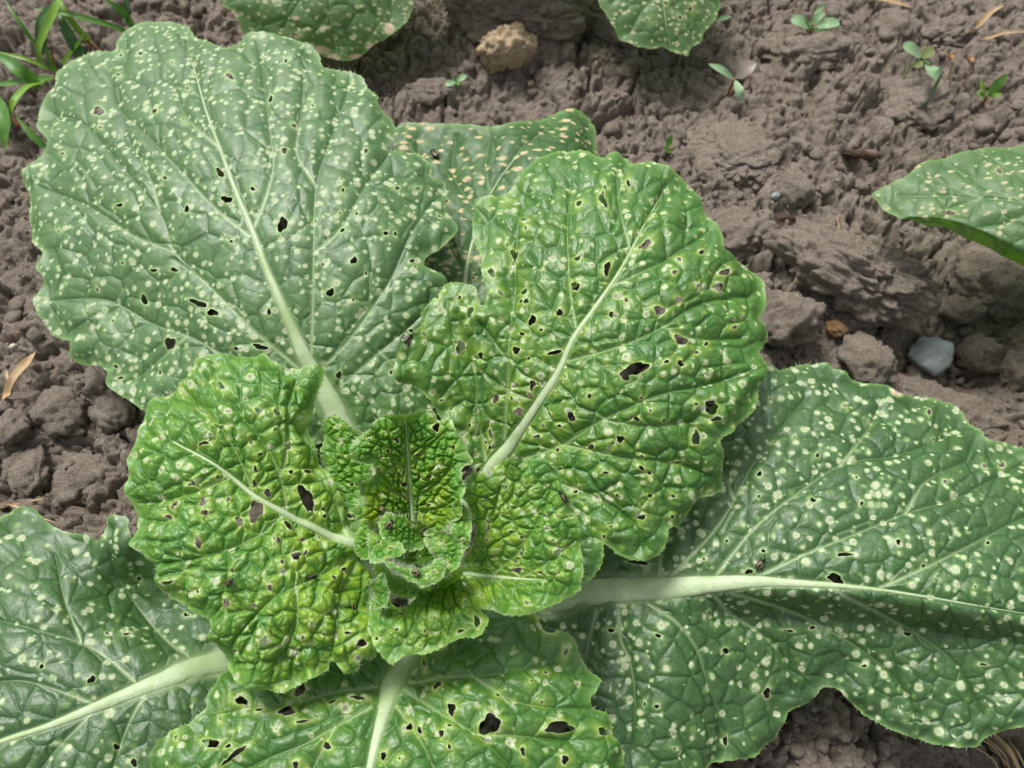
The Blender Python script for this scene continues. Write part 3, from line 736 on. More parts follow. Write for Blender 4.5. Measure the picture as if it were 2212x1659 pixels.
L4 = [(697,805),(650,800),(590,780),(570,760),(540,770),(490,775),(450,790),(425,820),(380,835),(345,860),(325,875),(312,920),(300,950),(285,980),(282,1020),(280,1060),(287,1110),(295,1170),(320,1205),(340,1245),(370,1290),(405,1305),(430,1325),(467,1345),(465,1375),(477,1410),(487,1445),(505,1455),(550,1475),(600,1490),(645,1480),(670,1460),(710,1450),(716,1428),(750,1457),(770,1450),(785,1425),(812,1420),(805,1370),(800,1330),(800,1290),(828,1262),(815,1225),(765,1170),(755,1140),(740,1090),(720,1045),(700,1005),(685,960),(672,915),(687,880),(685,850)]
H4 = qz([(1105,555,32,45,10),(1318,500,20,68,-18),(885,520,13,20,15),(895,568,12),(733,575,14,9),(1240,615,16,22,-20),(1035,605,11,22,-20),(870,690,11,20,-15),(768,520,10,14),(990,510,8,14),(1195,690,9,19,-15),(1270,765,22,14,-20),(1155,473,14),(1100,430,8,12),(1320,385,14,9),(1240,265,12,16),(1185,203,10,9),(970,35,16,12,20),(950,185,20,8,15),(880,125,18,7,30),(920,240,10,14),(890,265,25,9),(1290,145,10,6),(1115,130,8),(1190,140,10,12),(1105,370,8,14),(1125,305,10,6),(1310,745,6,10),(1215,790,6,10),(765,850,20,9,-20),(995,940,12,18,-25),(1170,885,10,8),(1475,805,12,10),(1430,850,6,12),(1390,545,6),(1395,575,8),(1155,1095,14,20),(1240,1105,10),(1345,1030,7),(1550,1122,18,13),(1395,1000,6),(1215,1130,10,8),(1490,1075,10,6),(1310,1085,8),(1085,255,7,10),(1310,165,8,5),(1250,385,9,7)], 0, 829.5)
make_leaf('left_inner', plant, M['inner'], L4,
    [(820,1250,32),(780,1190,36),(700,1150,42),(615,1105,47),(500,1030,51),(375,955,52),(285,1050,48),(300,1170,46),(350,860,46),(450,790,47),(570,765,48),(690,810,46),(690,900,45),(720,1040,43),(750,1130,41),(600,900,52),(460,900,53),(420,1200,51),(370,1290,46),(470,1350,46),(600,1300,51),(500,1440,43),(600,1485,41),(720,1440,42),(800,1400,42),(720,1300,47),(800,1300,38)],
    [(822,1255,32),(780,1190,26),(740,1168,21),(700,1150,17),(615,1105,13),(550,1070,10),(500,1030,7),(450,995,5),(375,955,3)],
    [[(620,1100),(605,1030),(575,965),(540,920),(500,870)], [(750,1170),(735,1110),(715,1060),(690,1000),(660,940)], [(610,1112),(560,1155),(480,1190),(400,1210),(330,1220)],
     [(765,1200),(700,1235),(640,1265),(590,1290),(540,1340),(500,1400)], [(770,1215),(740,1280),(725,1355),(715,1420)], [(500,1030),(430,1060),(350,1080),(295,1085)], [(550,1070),(500,960),(440,880),(400,850)], [(640,1265),(640,1340),(610,1420)], [(605,1030),(620,960),(620,880),(640,820)]],
    holes=H4, label='blistered yellow-green leaf with long tears beside its midrib', seed=104, vein_w=6.2, density=0.32, step=1.7, cells=(40, 18), blister=(0.95, 0.3), quilt=1.7, ruffle=2.4, 
    small_holes=16, yellow=lambda X, Y: 0.22 + 0.6 * sstep(480, 720, X) * sstep(880, 1000, Y), root=root_at(820, 1250), lobe=2, tooth=2.8, hole_halo=6.0, net_amt=1.0)

L5 = [(827,896),(862,888),(902,888),(933,896),(941,915),(958,908),(972,908),(984,931),(1000,951),(1004,970),(1013,998),(996,1010),(1009,1033),(1011,1068),(1011,1096),(996,1119),(976,1127),(960,1160),(930,1200),(880,1215),(845,1195),(820,1160),(800,1139),(772,1123),(764,1096),(784,1084),(776,1064),(772,1041),(796,1037),(811,1025),(807,1006),(772,998),(758,982),(764,959),(784,935),(807,908)]
H5 = qz([(645,423,9),(768,493,12,15),(655,545,12),(712,547,13,10),(570,590,14),(565,527,8),(538,533,6),(740,285,18),(480,410,7,10),(445,440,6),(370,345,8),(838,390,10),(575,635,9,6),(580,655,6),(430,515,7),(600,385,6,4)], 650.6, 813.5, 0.3922)
make_leaf('heart', plant, M['heart'], L5,
    [(890,1210,36),(890,1116,43),(886,1065,47),(882,1000,52),(878,940,58),(880,888,63),(800,915,61),(760,980,59),(765,1100,55),(800,1140,51),(1000,950,60),(1010,1050,57),(1000,1115,56),(830,1000,56),(940,1000,56),(830,1080,48),(945,1080,49)],
    [(892,1150,10),(890,1116,8),(886,1065,6),(882,1002,5),(878,943,3),(876,905,2)],
    [[(888,1084),(855,1065),(823,1045),(790,1010)], [(889,1084),(917,1065),(949,1037),(985,1000)], [(884,1030),(840,980),(810,940)], [(883,1010),(930,960),(965,930)], [(890,1105),(940,1100),(985,1080)]],
    holes=H5, label='small upright crinkled heart leaf with a yellow centre', seed=105, density=0.08, step=1.3, cells=(21, 11), blister=(1.1, 0.4), quilt=0.8, ruffle=2.0, ruffle_w=22, 
    small_holes=8, yellow=lambda X, Y: 0.15 + 1.0 * np.exp(-((X - 870) ** 2 / 95 ** 2 + (Y - 1090) ** 2 / 75 ** 2)), lobe=2.5, tooth=3.0, hairs=1.6, hair_len=8, hole_halo=3.5)

L6 = [(1011,1025),(1040,1018),(1066,1006),(1082,994),(1110,982),(1133,994),(1172,990),(1196,1010),(1211,1025),(1223,1057),(1239,1084),(1249,1127),(1251,1167),(1251,1190),(1260,1217),(1260,1245),(1251,1276),(1219,1292),(1176,1312),(1133,1327),(1106,1327),(1082,1319),(1074,1304),(1043,1304),(1035,1312),(1051,1331),(1053,1351),(1039,1374),(1004,1382),(964,1394),(925,1410),(886,1414),(862,1425),(855,1433),(835,1417),(823,1390),(804,1363),(800,1323),(796,1300),(804,1284),(819,1257),(835,1268),(847,1292),(870,1304),(925,1278),(960,1255),(985,1230),(1004,1198),(1015,1167),(1019,1127),(1015,1088)]
H6 = qz([(1198,1068,26,18),(1232,960,10,32,25),(1125,598,16),(1105,720,9,18,-15),(975,1355,15,28,-15),(1240,592,7),(1490,765,7),(1425,765,6),(718,1335,14,8,-15),(890,1410,20,7,-25),(910,1155,8),(880,1215,7),(1247,1253,10,8),(1330,1080,18,6,10),(545,1300,9,13),(440,1440,8),(1035,840,7,26,10),(1190,1018,9,6),(1160,900,6),(1400,900,9,5),(1430,940,14,5),(1310,1090,8,5),(535,1395,8,6),(720,1415,14,4),(1100,945,8,5),(1210,730,6),(1280,640,6)], 650.6, 813.5, 0.3922)
make_leaf('right_inner', plant, M['inner'], L6,
    [(960,1262,31),(1004,1243,35),(1062,1243,40),(1121,1249,46),(1200,1250,52),(1255,1240,53),(1015,1180,40),(1020,1100,47),(1015,1030,52),(1080,1000,58),(1172,992,60),(1225,1060,60),(1250,1150,57),(1130,1100,52),(1180,1180,54),(1080,1180,45),(1060,1290,47),(1150,1310,51),(1000,1310,45),(930,1340,47),(860,1340,47),(1040,1370,48),(950,1395,46),(855,1430,44),(805,1340,44),(820,1265,43),(870,1306,42),(925,1282,36)],
    [(930,1278,16),(964,1257,13),(1004,1243,9),(1062,1243,7),(1121,1249,5),(1180,1254,3)],
    [[(985,1245),(1030,1200),(1060,1130),(1080,1050)], [(1062,1243),(1120,1190),(1170,1110),(1190,1040)], [(1004,1243),(990,1300),(970,1370)], [(1062,1243),(1100,1280),(1130,1315)], [(960,1262),(910,1320),(870,1390)], [(1121,1249),(1190,1210),(1240,1170)]],
    holes=H6, label='cupped yellow-green leaf folded forward in front of the heart', seed=106, density=0.16, step=1.45, cells=(28, 13), blister=(0.75, 0.25), quilt=1.2, ruffle=2.6, ruffle_w=32, 
    small_holes=18, yellow=lambda X, Y: 0.25 + 0.75 * np.exp(-((X - 1020) ** 2 / 110 ** 2 + (Y - 1190) ** 2 / 130 ** 2)), root=STEM + np.array([0.005, 0, 0.012]), lobe=3, tooth=3.0, hairs=1.5, hole_halo=5)

L7 = [(1648,787),(1681,800),(1726,787),(1776,785),(1806,805),(1846,820),(1876,830),(1916,835),(1931,850),(1981,855),(2021,860),(2066,880),(2096,915),(2116,930),(2131,955),(2166,962),(2212,970),(2310,995),(2400,1080),(2440,1220),(2430,1380),(2350,1500),(2270,1545),(2212,1565),(2171,1575),(2131,1595),(2106,1617),(2056,1610),(2006,1605),(1956,1590),(1906,1570),(1856,1535),(1821,1495),(1806,1480),(1776,1475),(1756,1500),(1741,1520),(1706,1535),(1696,1555),(1681,1595),(1656,1615),(1616,1635),(1556,1645),(1480,1680),(1380,1700),(1300,1660),(1230,1570),(1190,1470),(1165,1380),(1160,1310),(1230,1255),(1280,1190),(1350,1090),(1450,980),(1570,850)]
H7 = qz([(1395,842,34,18,15),(1432,742,30,9,-5),(1025,812,18,9),(1093,1330,14,22,25),(910,1150,14,11),(430,1065,12,10),(2115,352,11),(1315,318,8,10),(1068,398,9,12),(1295,510,12,10),(1790,137,7,16),(1298,1052,13,6),(1195,1062,20,5,10),(1705,1078,20,6,10),(1505,525,7),(1483,412,6),(1865,428,10,6),(1660,690,10),(548,773,44,11),(930,683,6),(625,1388,8,10),(573,1380,5,8),(925,1545,7,22),(1520,1213,11,5),(2030,1208,15,5),(1815,245,5),(1065,495,6),(2030,365,9),(1990,880,5),(1540,170,6),(1110,78,6),(2050,690,6,9),(1135,255,5)], 1106, 829.5)
def fold7(X, Y):
    ym = np.interp(X, [1180, 1400, 1556, 1706, 1906, 2212, 2440], [1290, 1270, 1262, 1262, 1276, 1325, 1360])
    w = sstep(1420, 1620, X) * sstep(2500, 2000, X)
    return -10.0 * w * sstep(4, 70, Y - ym) * (1 - 0.45 * sstep(120, 360, Y - ym))
make_leaf('right_outer', plant, M['dark'], L7,
    [(1180,1295,17),(1356,1270,21),(1556,1258,28),(1706,1258,33),(1906,1275,36),(2212,1325,37),(2430,1300,34),(1650,790,27),(1800,800,25),(2100,920,27),(2300,1000,28),(1500,1000,26),(1600,1050,31),(1800,1050,34),(2000,1100,36),(1300,1180,20),(1450,1180,25),(1300,1400,17),(1230,1560,15),(1400,1690,14),(1500,1450,23),(1650,1610,15),(1550,1640,14),(1780,1475,22),(1700,1530,17),(2100,1612,25),(1950,1585,22),(1800,1400,31),(2100,1450,34),(2300,1530,30),(1650,1400,27)],
    [(1180,1295,66),(1256,1281,60),(1356,1272,54),(1456,1268,46),(1556,1260,34),(1631,1256,25),(1706,1259,17),(1806,1265,11),(1906,1275,6),(2006,1290,3.5),(2112,1308,2),(2250,1330,1)],
    [[(1426,1245),(1431,1180),(1445,1100)], [(1451,1245),(1541,1150),(1586,1080),(1626,1005),(1681,930),(1740,860)], [(1546,1245),(1631,1140),(1731,1060),(1816,1005),(1926,985),(2010,960),(2070,920)],
     [(1626,1250),(1756,1190),(1856,1150),(1956,1110),(2056,1080),(2156,1030),(2230,990)], [(1900,1270),(1956,1245),(2031,1210),(2130,1160),(2230,1110),(2330,1090)], [(1401,1305),(1456,1340),(1501,1395),(1521,1455),(1546,1530),(1560,1600)],
     [(1546,1290),(1581,1330),(1631,1360),(1690,1420),(1710,1490)], [(1581,1280),(1681,1310),(1806,1370),(1920,1450),(1980,1540)], [(1336,1315),(1341,1380),(1361,1430),(1371,1505),(1370,1620)], [(1806,1275),(1930,1340),(2060,1430),(2120,1540)],
     [(1816,1005),(1880,920),(1900,870)], [(1586,1080),(1560,1000)], [(1956,1110),(2000,1040),(2080,1000)], [(1290,1320),(1270,1400),(1260,1500)]],
    holes=H7, label='big dark leaf with the thickest white midrib and ring-shaped spots', seed=107, vein_w=7.0, density=0.85, step=2.0, cells=(52, 25), blister=(0.42, 0.12), quilt=1.3, ruffle=1.8, 
    small_holes=14, root=root_at(1180, 1295), lobe=2, tooth=2.6, fold=fold7, flat=0.5, hole_halo=4.5, dry=[(1931, 856, 14, 9)])

L8 = [(480,1455),(470,1480),(450,1495),(440,1525),(415,1550),(400,1565),(370,1580),(345,1605),(325,1650),(310,1710),(350,1790),(500,1860),(850,1900),(1150,1860),(1310,1770),(1352,1690),(1351,1650),(1346,1610),(1326,1590),(1321,1565),(1306,1540),(1276,1515),(1291,1475),(1276,1455),(1256,1425),(1241,1395),(1221,1375),(1181,1360),(1161,1330),(1100,1315),(1000,1335),(920,1370),(850,1385),(750,1400),(620,1420),(530,1435)]
H8 = qz([(1055,1380,24,14,15),(1298,1328,24,22,-40),(1127,1415,14,7,-20),(1242,1418,36,20,-15),(1310,1468,26,6,-15),(1435,1382,15,8,-15),(1548,1363,34,8),(920,1555,38,20,10),(1003,1568,12,9),(1025,1605,66,10,-35),(958,1448,8,12),(1895,1308,20,15,-30),(1955,1410,20),(2115,1475,44,38),(1770,1483,12,16),(1815,1500,10,12),(1912,1515,9,18),(1945,1480,10,5),(1945,1570,6,10),(1415,1565,16),(1660,1610,14),(1285,1645,14),(1910,1155,14,8),(2150,1345,7),(1835,1215,7,14)], 0, 829.5) \
   + qz([(155,1040,40,36,35),(130,1000,20,16),(230,1160,12,14),(260,1040,9,14),(195,1487,58,24,-8),(385,1505,26,18),(40,1585,11,16),(140,1255,6),(218,1620,16),(75,1297,5)], 1106, 829.5)
make_leaf('front', plant, M['young'], L8,
    [(885,1390,24),(840,1475,30),(830,1530,33),(805,1630,36),(780,1850,34),(345,1600,33),(400,1500,31),(470,1470,30),(550,1440,30),(600,1560,35),(500,1800,33),(1161,1335,24),(1241,1400,27),(1290,1480,28),(1345,1640,28),(1100,1500,35),(1200,1800,30),(1000,1600,37),(1000,1400,30),(1000,1340,24),(700,1420,29)],
    [(885,1385,48),(872,1425,48),(845,1475,50),(832,1525,34),(820,1570,24),(805,1630,18),(795,1690,14),(780,1850,6)],
    [[(800,1530),(725,1570),(650,1610),(575,1640),(480,1690)], [(815,1480),(730,1495),(650,1515),(550,1530),(450,1550)], [(870,1490),(950,1540),(1025,1585),(1100,1655),(1150,1720)], [(855,1525),(895,1580),(930,1645),(950,1740)], [(885,1475),(950,1465),(1020,1462),(1106,1450),(1200,1430)], [(1020,1462),(1100,1510),(1190,1530),(1280,1530)], [(650,1515),(590,1480),(540,1460)], [(1025,1585),(1120,1590),(1230,1600)], [(725,1570),(680,1650),(640,1740)]],
    holes=H8, label='broad leaf with large ragged holes and a forked pale rib', seed=108, vein_w=8.5, density=0.38, step=1.9, cells=(50, 23), blister=(0.58, 0.16), quilt=1.5, ruffle=1.8, 
    small_holes=14, yellow=lambda X, Y: 0.10 + 0.0 * X, root=root_at(885, 1390), lobe=2.5, tooth=3.0, flat=0.5, hole_halo=7)

L9 = [(-60,1130),(0,1110),(30,1097),(65,1097),(85,1110),(110,1130),(140,1150),(185,1155),(210,1170),(222,1155),(225,1120),(240,1110),(270,1117),(272,1135),(290,1170),(320,1200),(400,1260),(500,1340),(560,1400),(570,1450),(520,1500),(460,1580),(430,1690),(350,1790),(120,1850),(-130,1800),(-240,1620),(-220,1350),(-140,1190)]
H9 = qz([(400,1285,18,13,-20),(505,1568,11,14),(582,1635,14,16),(185,1225,9),(805,1005,9),(545,1098,14,5,-15),(460,1092,6)], 0, 829.5)
make_leaf('left_outer', plant, M['dark'], L9,
    [(560,1425,14),(400,1447,20),(275,1500,24),(100,1570,28),(-100,1650,28),(30,1100,16),(140,1152,18),(245,1112,25),(275,1180,25),(250,1250,15),(320,1340,12),(400,1320,10),(500,1380,11),(0,1300,26),(150,1300,23),(100,1420,27),(480,1540,18),(400,1680,20),(200,1750,24),(-200,1400,20),(300,1400,21)],
    [(575,1400,62),(485,1424,58),(400,1447,50),(350,1470,42),(275,1500,30),(200,1531,22),(100,1570,14),(0,1602,10),(-100,1645,5)],
    [[(300,1480),(240,1430),(175,1390),(75,1360),(0,1340),(-80,1330)], [(430,1430),(380,1400),(320,1340),(270,1270),(240,1200),(235,1140)], [(200,1520),(120,1490),(40,1470),(-60,1480)], [(320,1490),(280,1560),(250,1640),(230,1720)], [(200,1540),(120,1620),(60,1700)], [(175,1390),(140,1300),(120,1200)]],
    holes=H9, label='dark green leaf with a thick pale midrib and a small upturned lobe', seed=109, vein_w=7, density=0.5, step=2.1, cells=(60, 28), blister=(0.36, 0.1), quilt=1.2, ruffle=1.5, 
    small_holes=6, root=root_at(560, 1430), lobe=2, tooth=2.2, flat=0.5, hole_halo=4)

# small crumpled leaves of the heart
def curl(key, outline, ctrl, seed, label=None, **kw):
    a = dict(step=1.2, cells=(15, 8), blister=(0.8, 0.3), quilt=0.0, ruffle=2.2, ruffle_w=16, hairs=2.6, hair_len=8, lobe=5, tooth=4.0, density=0.05,
             yellow=lambda X, Y: 0.25 + 0 * X, halo_amt=0.8, hole_halo=3)
    a.update(kw)
    return make_leaf(key, plant, M['heart'], outline, ctrl, None, [], label=label, seed=seed, **a)
curl('side', [(692,905),(715,900),(735,903),(768,928),(808,955),(810,1010),(780,1060),(790,1120),(775,1165),(745,1120),(720,1050),(700,1000),(690,950)],
     [(700,910,43),(780,960,44),(790,1110,40),(760,1160,36),(700,1000,40),(740,1000,42)], 120, label='small crinkled leaf tucked behind the heart', small_holes=6, blister=(1.0, 0.35), cells=(20, 10), ruffle=2.0)
curl('curl_back', [(812,1125),(850,1106),(888,1112),(928,1118),(936,1150),(908,1180),(870,1186),(830,1170)], [(820, 1130, 58), (888, 1112, 61), (930, 1130, 60), (905, 1178, 55), (835, 1170, 56), (870, 1150, 58)], 121, small_holes=3)
curl('curl_left', [(800,1150),(798,1185),(808,1214),(840,1222),(866,1215),(862,1190),(845,1165),(822,1148)], [(803, 1155, 58), (805, 1205, 59), (840, 1220, 61), (862, 1195, 55), (830, 1160, 56)], 122, small_holes=2)
curl('curl_inner', [(846,1166),(880,1160),(915,1166),(942,1182),(946,1206),(925,1222),(900,1214),(878,1218),(852,1206)], [(850,1170,51),(880,1160,54),(915,1168,55),(944,1190,54),(925,1220,50),(900,1200,44),(878,1216,50),(852,1200,52)], 129, small_holes=2)
curl('curl_tip', [(858,1212),(880,1204),(902,1216),(930,1214),(940,1232),(912,1246),(884,1236),(862,1226)], [(860,1215,47),(900,1216,48),(938,1230,47),(912,1244,44),(880,1230,42)], 130, small_holes=1)
curl('curl_front', [(808,1212),(842,1210),(872,1222),(900,1232),(925,1226),(950,1205),(968,1215),(955,1240),(934,1258),(912,1268),(890,1256),(868,1240),(835,1226)], [(812, 1216, 62), (870, 1230, 64), (912, 1266, 62), (890, 1230, 61), (955, 1212, 63), (935, 1255, 63)], 123, small_holes=2, ruffle=2.4)
curl('curl_right', [(932,1156),(955,1146),(984,1152),(1000,1186),(990,1222),(966,1244),(948,1226),(944,1190)], [(940, 1160, 60), (985, 1155, 62), (998, 1190, 61), (965, 1240, 60), (948, 1210, 58), (970, 1195, 62)], 124, small_holes=3)
curl('curl_far_right', [(985,1085),(1014,1098),(1022,1140),(1012,1182),(990,1196),(976,1150)], [(990, 1090, 54), (1016, 1100, 55), (1020, 1140, 54), (1005, 1185, 51), (980, 1150, 54)], 125, small_holes=1, ruffle=2.4)
curl('curl_low_left', [(764,1118),(800,1138),(818,1168),(808,1204),(780,1202),(768,1168)], [(768,1122,42),(800,1140,44),(815,1170,45),(800,1200,41),(772,1175,40)], 126)
curl('curl_lobe', [(792,1262),(806,1252),(818,1246),(834,1262),(846,1286),(838,1308),(812,1316),(800,1306),(806,1284)], [(800, 1262, 51), (820, 1250, 53), (842, 1288, 51), (815, 1312, 50), (806, 1290, 48)], 127)
curl('wall', [(812,1216),(850,1232),(890,1254),(915,1266),(950,1244),(984,1215),(1004,1225),(985,1262),(945,1288),(900,1296),(850,1280),(822,1250)],
     [(815,1218,55),(870,1240,57),(915,1262,57),(984,1217,54),(1000,1232,40),(945,1286,34),(900,1294,33),(850,1278,34),(822,1252,38)], 128, hairs=3.0, ruffle=0.8, yellow=None)

# ---------------- neighbouring cabbages, mostly outside the frame
nb = empty('chinese_cabbage', (0, 0, 0), 'neighbouring cabbage beyond the yellow stone with only its drooping spotted leaf tips showing', 'cabbage')
g = ground(1090, -330)
V, T = tube([g + (0, 0, -0.004), g + (0, 0, 0.012), g + (0, 0, 0.028)], [0.008, 0.009, 0.006], 14, up=(0, 1, 0)); obj('stem', new_mesh('stem', V, T), M['rib'], nb)
N1 = [(477,0),(500,25),(515,45),(530,75),(575,100),(625,98),(675,112),(725,128),(750,130),(780,120),(810,95),(850,72),(875,50),(890,15),(895,-40),(900,-130),(820,-260),(700,-310),(560,-220),(490,-90)]
make_leaf('n1', nb, M['neighbour'], N1, [(480,0,30),(530,75,22),(750,130,15),(890,10,26),(690,30,28),(690,-100,38),(700,-290,40),(880,-150,38),(520,-150,38)],
    [(720,-300,14),(715,-180,6),(712,-60,3),(715,40,1.6),(730,120,0.8)], [[(714,-60),(650,0),(610,60)], [(714,-40),(790,10),(830,60)], [(714,30),(680,70)], [(716,-160),(620,-100),(550,-30)], [(716,-160),(800,-110),(870,-60)]],
    holes=qz([(1278,152,22,8),(1590,262,4)], 0, 0), label='drooping leaf tip with tan scorched edge', seed=131, density=1.0, step=2.2, cells=(56, 26), blister=(0.5, 0.12), quilt=0.8, ruffle=1.2, 
    dry=[(690,108,20,9),(720,124,15,7),(842,64,13,12),(505,30,7,10),(768,122,15,5),(800,98,9,7),(640,40,8,4),(700,60,9,4)], lobe=2, tooth=1.5, hairs=0.5, root=g + (-0.005, 0, 0.02))
N2 = [(1288,0),(1306,30),(1321,55),(1336,85),(1366,100),(1406,107),(1431,102),(1456,112),(1481,122),(1486,107),(1516,90),(1521,70),(1536,50),(1551,25),(1558,0),(1565,-110),(1490,-230),(1350,-230),(1270,-110)]
make_leaf('n2', nb, M['neighbour'], N2, [(1290,0,27),(1340,85,20),(1480,118,16),(1556,0,24),(1430,20,27),(1420,-220,36),(1290,-150,36),(1540,-130,36)],
    [(1400,-230,12),(1420,-120,6),(1432,-20,2.5),(1440,60,1.5),(1450,105,0.8)], [[(1432,-20),(1390,20),(1360,70)], [(1436,10),(1490,40),(1510,70)], [(1424,-90),(1370,-40),(1320,10)], [(1424,-90),(1500,-50),(1540,-10)]],
    holes=qz([(770,38,7,10),(722,78,6,9),(580,85,6,4),(665,12,6,9)], 1106, 0), label='pale drooping leaf tip speckled with small cream spots', seed=132, density=1.0, step=2.2, cells=(56, 26), blister=(0.5, 0.12), quilt=0.8, ruffle=1.0, 
    lobe=2, tooth=2.5, hairs=0.5, root=g + (0.005, 0, 0.02))
make_leaf('n_top_shade', nb, M['neighbour'], [(850,-165),(960,-150),(1100,-145),(1240,-150),(1330,-170),(1330,-240),(1200,-330),(1000,-330),(860,-240)],  # unseen leaf above the frame, added to shade the soil at top centre
    [(860,-80,36),(1090,-40,34),(1330,-90,36),(1090,-200,46),(1090,-330,44),(880,-250,44),(1320,-250,44)], [(1090,-320,14),(1092,-200,8),(1095,-60,3)], [[(1090,-200),(980,-130)], [(1090,-200),(1210,-130)]],
    seed=133, density=0.8, step=4, root=g + (0, 0, 0.02), hairs=0)
nb2 = empty('chinese_cabbage', (0, 0, 0), 'neighbouring cabbage beside the big fractured clod with one leaf rolled under at the edge', 'cabbage')
g2 = ground(2720, 520)
V, T = tube([g2 + (0, 0, -0.004), g2 + (0, 0, 0.012), g2 + (0, 0, 0.028)], [0.008, 0.009, 0.006], 14, up=(0, 1, 0)); obj('stem', new_mesh('stem', V, T), M['rib'], nb2)
def _below(X, Y):
    return Y - np.interp(X, [1930, 1960, 2031, 2081, 2131, 2212, 2400], [468, 468, 474, 484, 504, 540, 640])
def fold_n3(X, Y): return -16.0 * sstep(-3, 34, _below(X, Y)) * sstep(1930, 2020, X)
def roll_n3(X, Y): return 1.6 * sstep(0, 5, _below(X, Y)) * sstep(1930, 1980, X)
N3 = [(1883,422),(1916,400),(1956,385),(1986,355),(2031,340),(2081,330),(2156,317),(2212,315),(2400,320),(2540,400),(2560,540),(2440,640),(2320,630),(2212,577),(2156,545),(2106,525),(2056,505),(1996,485),(1951,470),(1906,450),(1896,435)]
make_leaf('n3', nb2, M['neighbour'], N3, [(1885,422,27),(1956,385,32),(2081,332,36),(2212,316,39),(2400,330,40),(2540,420,38),(2212,420,43),(2000,420,34),(1951,462,31),(2031,472,34),(2081,483,35),(2131,503,36),(2212,540,37),(2380,600,37),(2320,628,36)],
    [(2560,470,12),(2400,455,4),(2280,442,1.0),(2080,425,0.6),(1940,420,0.4)], [[(2300,445),(2200,380),(2130,335)], [(2212,436),(2120,400),(2060,350)], [(2120,428),(2040,400),(2000,375)], [(2260,440),(2180,480),(2120,490)], [(2120,428),(2050,450)]],
    holes=qz([(1885,920,28,8,12),(2103,743,12,10)], 1106, 0), label='leaf with its lower margin rolled under, vivid green below', seed=134, density=0.9, fold=fold_n3, yellow=roll_n3, step=2.1, cells=(60, 27), blister=(0.45, 0.1), quilt=0.7, ruffle=0.8, 
    lobe=1.5, tooth=1.5, hairs=0.5, root=g2 + (-0.004, 0, 0.02))
make_leaf('n3_shade', nb2, M['neighbour'], [(2300,640),(2420,620),(2560,640),(2600,780),(2520,900),(2380,920),(2290,820)],  # extra leaf beyond the right edge, added for the shade it casts
    [(2300,700,28),(2560,650,32),(2600,800,30),(2400,910,26),(2440,760,34)], [(2590,600,12),(2500,740,7),(2400,880,3)], [[(2520,700),(2400,720)], [(2480,770),(2560,840)]], seed=135, density=0.8, step=4, root=g2 + (0, -0.004, 0.02), hairs=0)

# ------------------------------------------------------------------ loose clods and stones
def ico(sub):
    import bmesh
    bm = bmesh.new(); bmesh.ops.create_icosphere(bm, subdivisions=sub, radius=1.0)
    V = np.array([v.co[:] for v in bm.verts]); T = np.array([[v.index for v in f.verts] for f in bm.faces]); bm.free()
    return V, T
ICO = {k: ico(k) for k in (1, 2, 3, 4, 5, 6)}
def lump(seed, sub=5, rough=0.30, facet=0.0, fine=0.11):
    V, T = ICO[sub]; n = V / np.linalg.norm(V, axis=1)[:, None]
    r = 1 + rough * vnoise3(n * 1.5 + seed * 3.1, seed) + rough * 0.5 * vnoise3(n * 3.3 + seed, seed + 1)
    if facet:
        R = np.random.default_rng(seed)
        for _ in range(7):
            d = R.normal(size=3); d /= np.linalg.norm(d); k = n @ d * r
            lim = R.uniform(0.55, 0.8); r = np.where(k > lim, r - (k - lim) * facet / np.maximum(n @ d, 0.3), r)
    a, f = 1.0, 3.2
    for i in range(5):
        r = r + fine * 2.2 * a * (np.abs(vnoise3(n * f + seed * 1.7 + i, seed + 2 + i)) - 0.3); a *= 0.62; f *= 2.05
    return n * r[:, None], T
def place_lump(name, px, py, size, mat, label, cat, seed, sink=0.35, group=None, rot=None, **kw):
    kw.setdefault('sub', 6 if max(size) > 17 else 5 if max(size) > 11 else 4)
    """size = half extents in mm (x, y, z)."""
    V, T = lump(seed, **kw)
    a = rot if rot is not None else seed * 1.3
    V = V * (np.array(size) / 1000)
    c, s = math.cos(a), math.sin(a)
    V = np.stack([V[:, 0] * c - V[:, 1] * s, V[:, 0] * s + V[:, 1] * c, V[:, 2]], 1)
    g = ground(px, py + 0.25 * size[2] * 6)
    o = obj(name, new_mesh(name, V, T), mat, loc=(g[0], g[1], g[2] + size[2] / 1000 * (1 - 2 * sink)))
    tag(o, label, cat, group)
    return o
cl = 'soil_clod'; G = 'loose soil clods on the bed'
place_lump(cl, 1835, 585, (24, 14, 16), M['clod'], 'biggest clod with a broken face under the rolled cabbage leaf', 'clod', 3, 0.42, G, rot=-0.5, rough=0.24, facet=0.6, fine=0.11)
place_lump(cl, 1660, 690, (15, 12, 10), M['clod'], 'pinkish clod pressed against the edge of the puckered leaf', 'clod', 5, 0.4, G, facet=0.6, fine=0.11)
place_lump(cl, 2110, 765, (8.2, 7.4, 7.2), M['clod'], 'round knobbly clod just right of the grey flint', 'clod', 7, 0.3, G, rough=0.2, facet=0.4, fine=0.11)
place_lump(cl, 2195, 800, (8.2, 6.8, 7.5), M['clod'], 'rough clod on the far side of the round one beside the flint', 'clod', 8, 0.3, G, facet=0.4, fine=0.11)
place_lump(cl, 1868, 775, (9.5, 8.0, 7.4), M['clod'], 'lumpy clod below the amber pebble with an orange fleck', 'clod', 9, 0.35, G, rough=0.25, facet=0.4, fine=0.11)
place_lump(cl, 2080, 660, (9, 7, 7), M['clod'], 'small shaded clod above the grey flint', 'clod', 10, 0.4, G, facet=0.6)
place_lump(cl, 2030, 900, (26, 15, 9), M['clod'], 'long low clod bordering the big dark leaf', 'clod', 11, 0.42, G, rot=-0.35, facet=0.5, fine=0.11)
